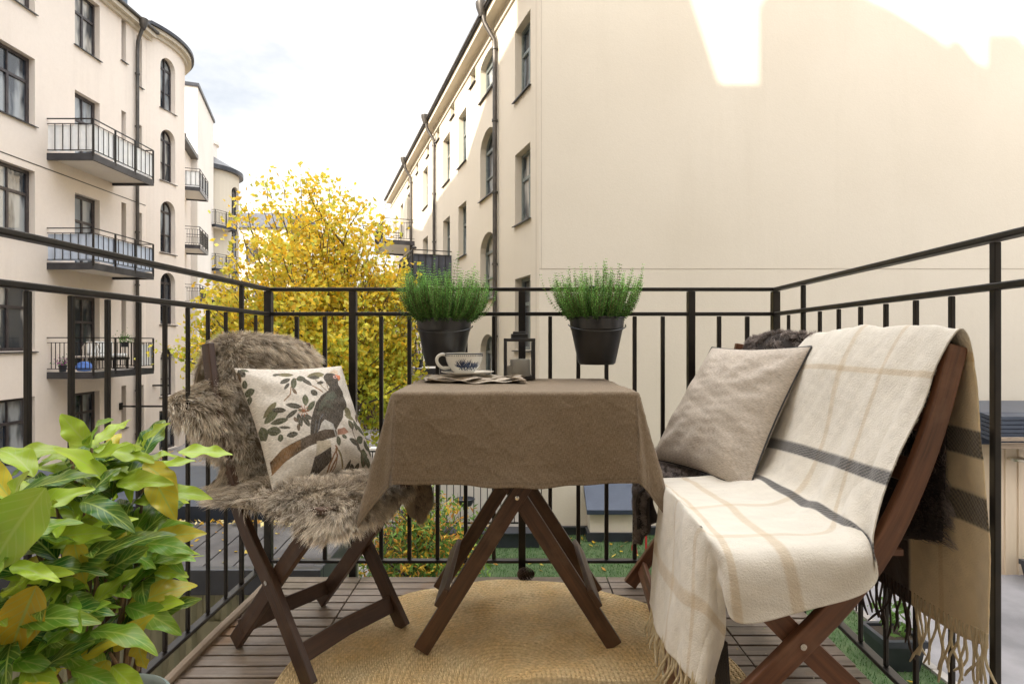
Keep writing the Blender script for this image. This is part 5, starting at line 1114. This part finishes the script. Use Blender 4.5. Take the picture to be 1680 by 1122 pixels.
rows = rebench(rows, .94); rows[2:5, :, 2] += .014; rows[7:10, :, 2] -= .034; rows[6, :, 2] -= .015
P = surf(rows, 90, 60); Nn = gnormals(P)
if Nn[60, 30, 2] < 0: Nn = -Nn
hidden = np.clip((1.64-P[..., 1])/.06, 0, 1)*np.clip((np.arange(90)[:, None]-24)/6, 0, 1); P -= Nn*(.028*hidden)[..., None]
sk2 = thing('sheepskin', 'dark curly sheepskin over the seat and back of the right bench', 'sheepskin', (.7, 1.7, .46))
o = npmesh('hide', P, gridq(90, 60), M['darkhide'], sk2); q = o.modifiers.new('s', 'SOLIDIFY'); q.thickness = .004
fur('curly_fur', P, Nn, 80000, .023, sk2, M['fur'], (.06, .048, .043), (.44, .38, .35), (.0, 0, -.35), .0011, .9, .0055, 1, 31, 5, 14, lambda a, b: (a < .27) | (b > .42), lock=30, spread=.0085, conv=.75)
fl = np.array([[(.80, 1.255, .44), (.84, 1.262, .44), (.88, 1.27, .44)], [(.80, 1.25, .38), (.83, 1.255, .37), (.875, 1.262, .38)], [(.80, 1.50, .30), (.815, 1.50, .28), (.835, 1.5, .30)]])
fl = np.array([[at(1303, 915, 1.55), at(1322, 926, 1.56), at(1342, 925, 1.57)], [at(1302, 960, 1.55), at(1318, 962, 1.56), at(1338, 960, 1.57)], [at(1306, 985, 1.55), at(1318, 990, 1.56), at(1330, 984, 1.57)]], float)
Pl = surf(fl, 16, 12); Nl = gnormals(Pl)
if Nl[8, 6, 0] < 0: Nl = -Nl
npmesh('hide_leg', Pl, gridq(16, 12), M['leather'], sk2); fur('leg_fur', Pl, Nl, 5000, .016, sk2, M['fur'], (.03, .025, .022), (.13, .11, .10), (.3, 0, -.6), .0011, .9, .005, 1, 32, 5)

# ---- plaid blanket
rows = [[(1.136, 1.30, .17), (1.14, 1.36, .155), (1.145, 1.46, .15), (1.12, 1.61, .17), (1.115, 1.76, .20)],
        [(1.135, 1.285, .42), (1.13, 1.36, .42), (1.13, 1.46, .42), (1.125, 1.6, .42), (1.12, 1.75, .42)],
        [(1.11, 1.26, .66), (1.11, 1.35, .66), (1.11, 1.45, .66), (1.10, 1.59, .66), (1.085, 1.73, .66)],
        [(1.065, 1.235, .83), (1.06, 1.33, .83), (1.06, 1.43, .83), (1.055, 1.58, .83), (1.045, 1.72, .825)],
        [(1.010, 1.228, .910), (1.0, 1.32, .918), (1.0, 1.43, .918), (.995, 1.57, .916), (.985, 1.72, .908)],
        [(.952, 1.234, .835), (.945, 1.32, .835), (.938, 1.42, .835), (.935, 1.57, .835), (.925, 1.72, .83)],
        [(.925, 1.236, .745), (.915, 1.32, .75), (.91, 1.42, .75), (.905, 1.57, .75), (.895, 1.72, .74)],
        [(.888, 1.235, .635), (.88, 1.32, .635), (.875, 1.42, .63), (.865, 1.56, .63), (.855, 1.72, .62)],
        [(.845, 1.222, .510), (.835, 1.31, .525), (.82, 1.42, .525), (.80, 1.56, .52), (.765, 1.72, .51)],
        [(.800, 1.205, .400), (.775, 1.232, .475), (.74, 1.38, .485), (.71, 1.54, .490), (.67, 1.72, .489)],
        [(.665, 1.200, .352), (.645, 1.225, .468), (.62, 1.37, .482), (.60, 1.54, .488), (.56, 1.72, .487)],
        [(.540, 1.195, .328), (.525, 1.22, .462), (.515, 1.36, .480), (.49, 1.53, .487), (.455, 1.72, .484)],
        [(.475, 1.190, .290), (.435, 1.215, .42), (.395, 1.34, .445), (.385, 1.52, .452), (.365, 1.71, .452)],
        [(.465, 1.205, .17), (.42, 1.20, .24), (.355, 1.31, .30), (.385, 1.48, .32), (.355, 1.68, .33)],
        [(.445, 1.215, .065), (.395, 1.19, .09), (.335, 1.28, .13), (.395, 1.45, .15), (.355, 1.66, .165)]]
rw = rebench(rows); rw[5:, :, 0] -= .008
rw[:5] = np.array([[(.972, 1.125, .262), (.985, 1.21, .245), (.985, 1.33, .24), (.98, 1.44, .245), (.975, 1.565, .262)],
  [(.970, 1.125, .45), (.98, 1.21, .45), (.982, 1.33, .45), (.975, 1.45, .45), (.97, 1.58, .45)], [(.962, 1.135, .66), (.972, 1.22, .66), (.975, 1.35, .66), (.965, 1.47, .66), (.96, 1.61, .66)],
  [(.965, 1.150, .825), (.968, 1.24, .83), (.965, 1.36, .83), (.96, 1.50, .83), (.95, 1.63, .82)], [(.94, 1.150, .905), (.935, 1.24, .916), (.93, 1.36, .916), (.925, 1.51, .914), (.91, 1.65, .905)]])
rw[:5] = np.stack([rw[:5, :, 0]*.94-.012, rw[:5, :, 1]*.94, .053+.94*rw[:5, :, 2]], -1); rw[7:, :, 2] -= .02; rw[7:9, :2, 0] -= .016; rw[8:13, :, 2] -= .018; rw[12:] = np.array([[tuple(at(*q)) for q in r_] for r_ in (((1190, 968, 1.13), (1160, 905, 1.15), (1122, 846, 1.27), (1096, 815, 1.42), (1082, 800, 1.57)),
    ((1190, 1045, 1.14), (1156, 1010, 1.14), (1112, 985, 1.22), (1094, 950, 1.36), (1070, 905, 1.53)), ((1168, 1122, 1.15), (1140, 1120, 1.13), (1108, 1085, 1.2), (1090, 1040, 1.34), (1064, 988, 1.5)))])
nu, nv = 520, 190; P = surf(rw, nu, nv); Tt = np.linspace(0, 14, nu)[:, None]+np.zeros((1, nv)); Uu = np.zeros((nu, 1))+np.linspace(0, 1, nv)[None, :]
Nn = gnormals(P)
if Nn[int(nu*.72), nv//2, 2] < 0: Nn = -Nn
amp = .007+.012*np.exp(-((Tt-8.3)/1.2)**2)+.010*np.clip(Tt-11.5, 0, 1)
P += Nn*(amp*np.maximum(-.35, vnoise(np.stack([Tt*.9, Uu*9], -1), 12, 1.0)))[..., None]+Nn*(.0015*vnoise(P, 3, 70))[..., None]
P += Nn*(.012*np.exp(-((Uu-.42-.03*(Tt-7))/.07)**2)*np.exp(-((Tt-8)/1.6)**2))[..., None]
cream = np.array([.73, .68, .59]); C = np.ones((nu, nv, 3))*cream; pk = np.stack([Tt, Uu*8], -1); fz = 1+.05*vnoise(P, 6, 150, 3)
def stripe(D, w, c, k=1.0, tw=True):
    m = np.clip((w-np.abs(D))/.003+.5, 0, 1); t = m*k
    if tw: t = t*(.86+.14*np.sin((P[..., 0]+P[..., 2])*600+P[..., 1]*600))
    for i in range(3): C[..., i] = C[..., i]*(1-t)+c[i]*t
tan = (.50, .35, .17); dark = (.035, .036, .045)
for u0 in (.36, .62): stripe((Uu-u0)*1.0, .012, tan, .38)
for t0 in (5.35, 10.1, 11.0, 3.2, 12.9): stripe((Tt-t0)*.12, .011, tan, .48)
for t0 in (7.25, 8.35, 1.38, 2.05): stripe((Tt-t0)*.12, .0125 if t0 == 7.25 else .018, dark, .97)
bk = np.clip((Uu-.56)/.02, 0, 1)*np.clip((3.6-Tt)/.1, 0, 1); C = C*(1-bk[..., None])+np.array([.055, .036, .028])*bk[..., None]
tb_ = np.clip((3.9-Tt)/.8, 0, 1)[..., None]*(1-bk[..., None]); C = C*(1-tb_)+C*np.array([1.0, .86, .62])*tb_
C *= fz[..., None]
bl = thing('wool_blanket', 'cream wool blanket with dark and tan stripes and fringes hung over the bench', 'blanket', (.75, 1.5, .48))
o = npmesh('cloth', P, gridq(nu, nv), M['wool'], bl, C, np.stack([Uu*.46, Tt*.12], -1)); q = o.modifiers.new('s', 'SOLIDIFY'); q.thickness = .0028
fur('nap', P, Nn, 60000, .0035, bl, M['wool'], (.70, .65, .56), (.75, .71, .63), (0, 0, -.3), .0003, .8, .0008, 1, 41, 2, 9, lambda a, b: (np.abs(a*14-7.25) > .16) & (np.abs(a*14-8.35) > .16) & (a*14 > 4.3))
rr = random.Random(5); wf = pm('cream_wool_fringe', (.50, .40, .24), (.62, .53, .36), 60, .95); wd_ = pm('dark_wool_fringe', (.035, .025, .02), (.06, .04, .03), 60, .95)
for end, (row, sgn) in enumerate(((0, 1), (nu-1, -1))):
    k = 0; fr = MB(); frd = MB()
    while k < nv:
        p = Vector(P[row, k]); q1 = Vector(P[row+6*sgn, k]); d = (p-q1).normalized(); L_ = rr.uniform(.075, .115)*(.8 if end else 1.05); pts = [q1]; c = p; ph = rr.random()*6; sw = Vector((rr.gauss(0, .12), rr.gauss(0, .18), 0))
        for i in range(7): t = i/6; pts.append(c+Vector((.003*math.sin(ph+t*5), .004*math.cos(ph+t*6), 0))+sw*L_*t*t); c = c+(d*(1-t)*.6+Vector((0, 0, -1))).normalized()*(L_/6)
        if min(pp.z for pp in pts) < .03: pts = [Vector((pp.x, pp.y, max(pp.z, .022+rr.random()*.004))) for pp in pts]
        (frd if (end == 0 and k > nv*.56) else fr).tube(pts, [.0026, .0028, .0027, .0026, .0025, .0024, .003, .0018], 6); k += rr.choice([4, 5, 5, 6])
    fr.build('fringe', wf, bl, smooth=True)
    if frd.v: frd.build('dark_fringe', wd_, bl, smooth=True)
# dark edge of the blanket folded under at the front
Pd = surf(np.array([[(.46, 1.19, .24), (.445, 1.24, .24), (.435, 1.30, .24)], [(.462, 1.18, .16), (.445, 1.24, .17), (.435, 1.30, .17)], [(.465, 1.17, .095), (.445, 1.23, .10), (.435, 1.29, .10)]]), 30, 30); Cd = np.tile(np.array([.06, .055, .06]), (900, 1)); npmesh('dark_underside', Pd, gridq(30, 30), M['wool'], bl, Cd, np.zeros((900, 2)))
fr = MB()
for k in range(0, 30, 2):
    p = Vector(Pd[-1, k]); fr.tube([p, p+Vector((rr.gauss(0, .004), 0, -.035)), p+Vector((rr.gauss(0, .008), rr.gauss(0, .006), -.07))], [.0035, .003, .0018], 6)
fr.build('dark_fringe', M['potblk'], bl, smooth=True)

# ---- linen cushion with black piping
def lin(U, Vv): return np.ones(U.shape+(3,))*np.array([.66, .585, .505])*(1+.04*vnoise(np.stack([U*3, Vv*3], -1), 4, 8))[..., None]
cqs = (at(1168, 570, 1.89), at(1332, 568, 1.50), at(1066, 752, 1.84), at(1228, 806, 1.445))
cuB = thing('linen_cushion', 'plain beige linen cushion with black piping leaning on the dark sheepskin', 'cushion', (.6, 1.7, .48))
o, Pc = cushion('cover', *cqs, .066, 200, lin, M['cushion'], cuB, 9, .03, wr=.0065)
ring = np.concatenate([Pc[:, 0], Pc[-1, 1:], Pc[::-1, -1][1:], Pc[0, ::-1][1:-1]])[::3]
mb = MB(); mb.tube([tuple(p) for p in ring]+[tuple(ring[0])], .0027, 7); mb.build('piping', M['potblk'], cuB, smooth=True)

# ---- pine cone
c = Vector((.048, 2.06, .024)); mb = MB()
for k in range(120):
    t = k/120; a_ = k*2.4; z = -.03+.06*t; r_ = .021*math.sin(math.pi*min(1, .12+t*.86))**.7; dirv = Vector((0, math.cos(a_), math.sin(a_))); p = c+Vector((z, 0, 0))+dirv*r_; tv = Vector((1, 0, 0)).cross(dirv)
    mb.add([p-dirv*.008-tv*.003, p-dirv*.008+tv*.003, p+dirv*.003+tv*.0055+Vector((.004, 0, 0)), p+dirv*.005+Vector((.007, 0, 0)), p+dirv*.003-tv*.0055+Vector((.004, 0, 0))], [(0, 1, 2, 3, 4)])
mb.tube([c+Vector((-.028, 0, 0)), c, c+Vector((.03, 0, 0))], [.008, .014, .004], 8)
tag(mb.build('pine_cone', M['cone']), 'brown pine cone lying at the deck edge under the table', 'pine cone')
scatter_leaves('deck_debris', 'small pale leaf crumbs scattered on the deck boards', 110, lambda r: (r.uniform(-.85, .95), r.uniform(.9, 2.08), .004+r.random()*.003), 0, .0045, [(.35, .3, .2), (.4, .3, .12), (.25, .3, .12)], 15, .15)

# ---- big leafy house plant
pl = thing('house_plant', 'large leafy green and yellow potted plant at the left edge', 'plant', (-.66, .95, .28))
pc = Vector((-.715, .965, 0)); mb = MB(); mb.lathe([(0, .0), (.07, 0), (.078, .01), (.098, .20), (.104, .225), (.108, .23), (.108, .243), (.102, .247), (.096, .24), (.092, .21)], pc, 60)
pp = thing('glazed_pot', 'pale green glazed pot of the big leafy plant', 'plant pot', pc); mb.build('body', M['glazed'], pp, smooth=True); mb = MB(); mb.lathe([(0, .215), (.094, .21)], pc, 30); mb.build('soil', M['soil'], pp)
mb = MB(); mb.box((-.78, .86, 0), (-.53, 1.11, -.0)) if False else None
LV, LQ, LC, LU = [], [], [], []; nb = 0; stems = MB(); rl_ = np.random.default_rng(77); NL, NW = 26, 9
def add_leaf(base, d, up, L, Wd, col, droop=.5, fold=.35, wave=.006):
    global nb
    base = np.array(tuple(base)); d = np.array(tuple(d)); d /= np.linalg.norm(d); up = np.array(tuple(up)); s = np.cross(d, up); s /= np.linalg.norm(s); nrm = np.cross(s, d)
    t = np.linspace(0, 1, NL)[:, None]; v = np.linspace(-1, 1, NW)[None, :]
    wd = Wd*.5*np.sin(np.pi*np.clip(t, 0, 1)**.85)**.85*(1-.25*t)+.0012; ph = rl_.random()*6; twist = rl_.normal(0, .25)
    ang = droop*t**1.3; lx = L*np.where(t > 0, np.sin(ang+1e-6)/(ang+1e-6)*1, 1)*t; lz = -L*t*(1-np.cos(ang))/(ang+1e-6)*1.
    w = v*wd; zz = np.abs(v)**1.2*wd*fold+wave*np.sin(t*14+ph+v*1.2)*np.abs(v)**1.5*np.sin(np.pi*t); zz = zz+twist*w*t
    Pp = base+d*(lx+0*v)[..., None]+s*w[..., None]+nrm*(lz+zz)[..., None]
    LV.append(Pp.reshape(-1, 3)); LQ.append(gridq(NL, NW)+nb); nb += NL*NW
    edge = (np.abs(v)**3*t**2)[..., None]*rl_.uniform(0, .5); C = np.array(col)*(1-edge)+np.array([.55, .42, .05])*edge; LC.append(C.reshape(-1, 3)); LU.append(np.stack([t+0*v, v+0*t], -1).reshape(-1, 2))
LG, MG, DG, YL, OR = (.39, .56, .05), (.15, .33, .035), (.04, .135, .022), (.62, .52, .05), (.52, .33, .03)
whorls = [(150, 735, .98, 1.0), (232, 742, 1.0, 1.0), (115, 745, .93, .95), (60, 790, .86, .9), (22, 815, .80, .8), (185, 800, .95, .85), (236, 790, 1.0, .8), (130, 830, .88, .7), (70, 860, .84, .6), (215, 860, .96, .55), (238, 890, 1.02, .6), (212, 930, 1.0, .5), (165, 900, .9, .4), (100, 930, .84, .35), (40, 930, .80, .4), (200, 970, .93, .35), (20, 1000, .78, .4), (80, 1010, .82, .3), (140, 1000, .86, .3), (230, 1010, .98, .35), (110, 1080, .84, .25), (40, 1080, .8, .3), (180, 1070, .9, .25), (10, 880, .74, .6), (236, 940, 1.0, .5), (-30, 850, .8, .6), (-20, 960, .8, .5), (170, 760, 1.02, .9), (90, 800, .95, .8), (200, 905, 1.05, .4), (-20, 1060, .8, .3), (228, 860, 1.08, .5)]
for i, (x, y, Yd, br) in enumerate(whorls):
    w = at(x, y, Yd); root = Vector((-.715+rl_.normal(0, .03), .965+rl_.normal(0, .03), .215)); mid = (w+root)/2+Vector((rl_.normal(0, .015), rl_.normal(0, .015), -.02))
    if i % 2 == 0 or y > 900: stems.tube([tuple(p) for p in crs([tuple(root), tuple(mid), tuple(w)], 9)], [.0055-.0004*k for k in range(9)], 6)
    n_ = 8; a0 = rl_.random()*6
    for k in range(n_):
        a_ = a0+k*2.4; el = rl_.uniform(-.45, .85); d = Vector((math.cos(a_)*math.cos(el), math.sin(a_)*math.cos(el), math.sin(el)+.12)); L_ = rl_.uniform(.07, .118)*(.85 if br > .9 else 1.0)
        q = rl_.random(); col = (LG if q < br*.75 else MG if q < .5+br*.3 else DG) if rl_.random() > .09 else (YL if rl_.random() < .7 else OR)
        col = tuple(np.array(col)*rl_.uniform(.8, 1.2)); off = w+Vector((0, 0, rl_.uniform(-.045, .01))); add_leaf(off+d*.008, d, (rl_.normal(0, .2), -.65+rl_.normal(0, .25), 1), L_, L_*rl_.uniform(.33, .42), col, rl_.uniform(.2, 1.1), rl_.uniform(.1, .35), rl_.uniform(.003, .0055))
def hand(x0, y0, Y0, x1, y1, Y1, wr_, col, droop=.3, up=(0, -.5, 1)):
    a, b = at(x0, y0, Y0), at(x1, y1, Y1); add_leaf(a, b-a, up, (b-a).length*1.04, (b-a).length*wr_, col, droop, .2, .005)
hand(292, 742, 1.0, 378, 738, 1.02, .44, LG, .25); hand(155, 738, .95, 256, 742, .98, .40, LG, .5); hand(145, 730, .95, 98, 680, .95, .55, LG, .2, (.2, -1, .4)); hand(90, 735, .92, 5, 778, .9, .26, MG, .3)
hand(75, 800, .74, -45, 950, .70, .62, (.30, .46, .05), .5, (.5, -1, .6)); hand(60, 960, .78, 5, 1085, .76, .6, (.62, .42, .03), .3, (.4, -1, .3)); hand(235, 760, .98, 300, 800, .98, .5, YL, .8); hand(250, 780, .98, 285, 845, .95, .55, YL, .5, (.6, -1, .3))
hand(205, 905, .92, 262, 925, .95, .55, MG, .4); hand(230, 940, .98, 325, 900, 1.0, .42, LG, .4); hand(240, 935, .98, 310, 935, 1.0, .42, LG, .5); hand(120, 880, .84, 135, 960, .84, .45, YL, .3, (.3, -1, .2)); hand(80, 1040, .82, 140, 1115, .84, .45, MG, .4, (.1, -1, .4)); hand(225, 1050, .95, 235, 1100, .95, .6, YL, .3, (0, -1, .2)); hand(110, 975, .82, 165, 1000, .84, .5, DG, .3, (0, -.8, .8))
for (a, b) in (((190, 1100, .93), (205, 960, .93)), ((205, 1110, .95), (195, 985, .94)), ((140, 1110, .9), (150, 900, .9)), ((225, 1100, .97), (235, 950, .98))): stems.tube([tuple(at(*a)), tuple(at(a[0]+4, (a[1]+b[1])/2, a[2])), tuple(at(*b))], [.0045, .004, .003], 6)
stems.build('stems', M['stem'], pl, smooth=True)
npmesh('foliage', np.concatenate(LV), np.concatenate(LQ), M['leafy'], pl, np.clip(np.concatenate(LC), 0, 1), np.concatenate(LU))
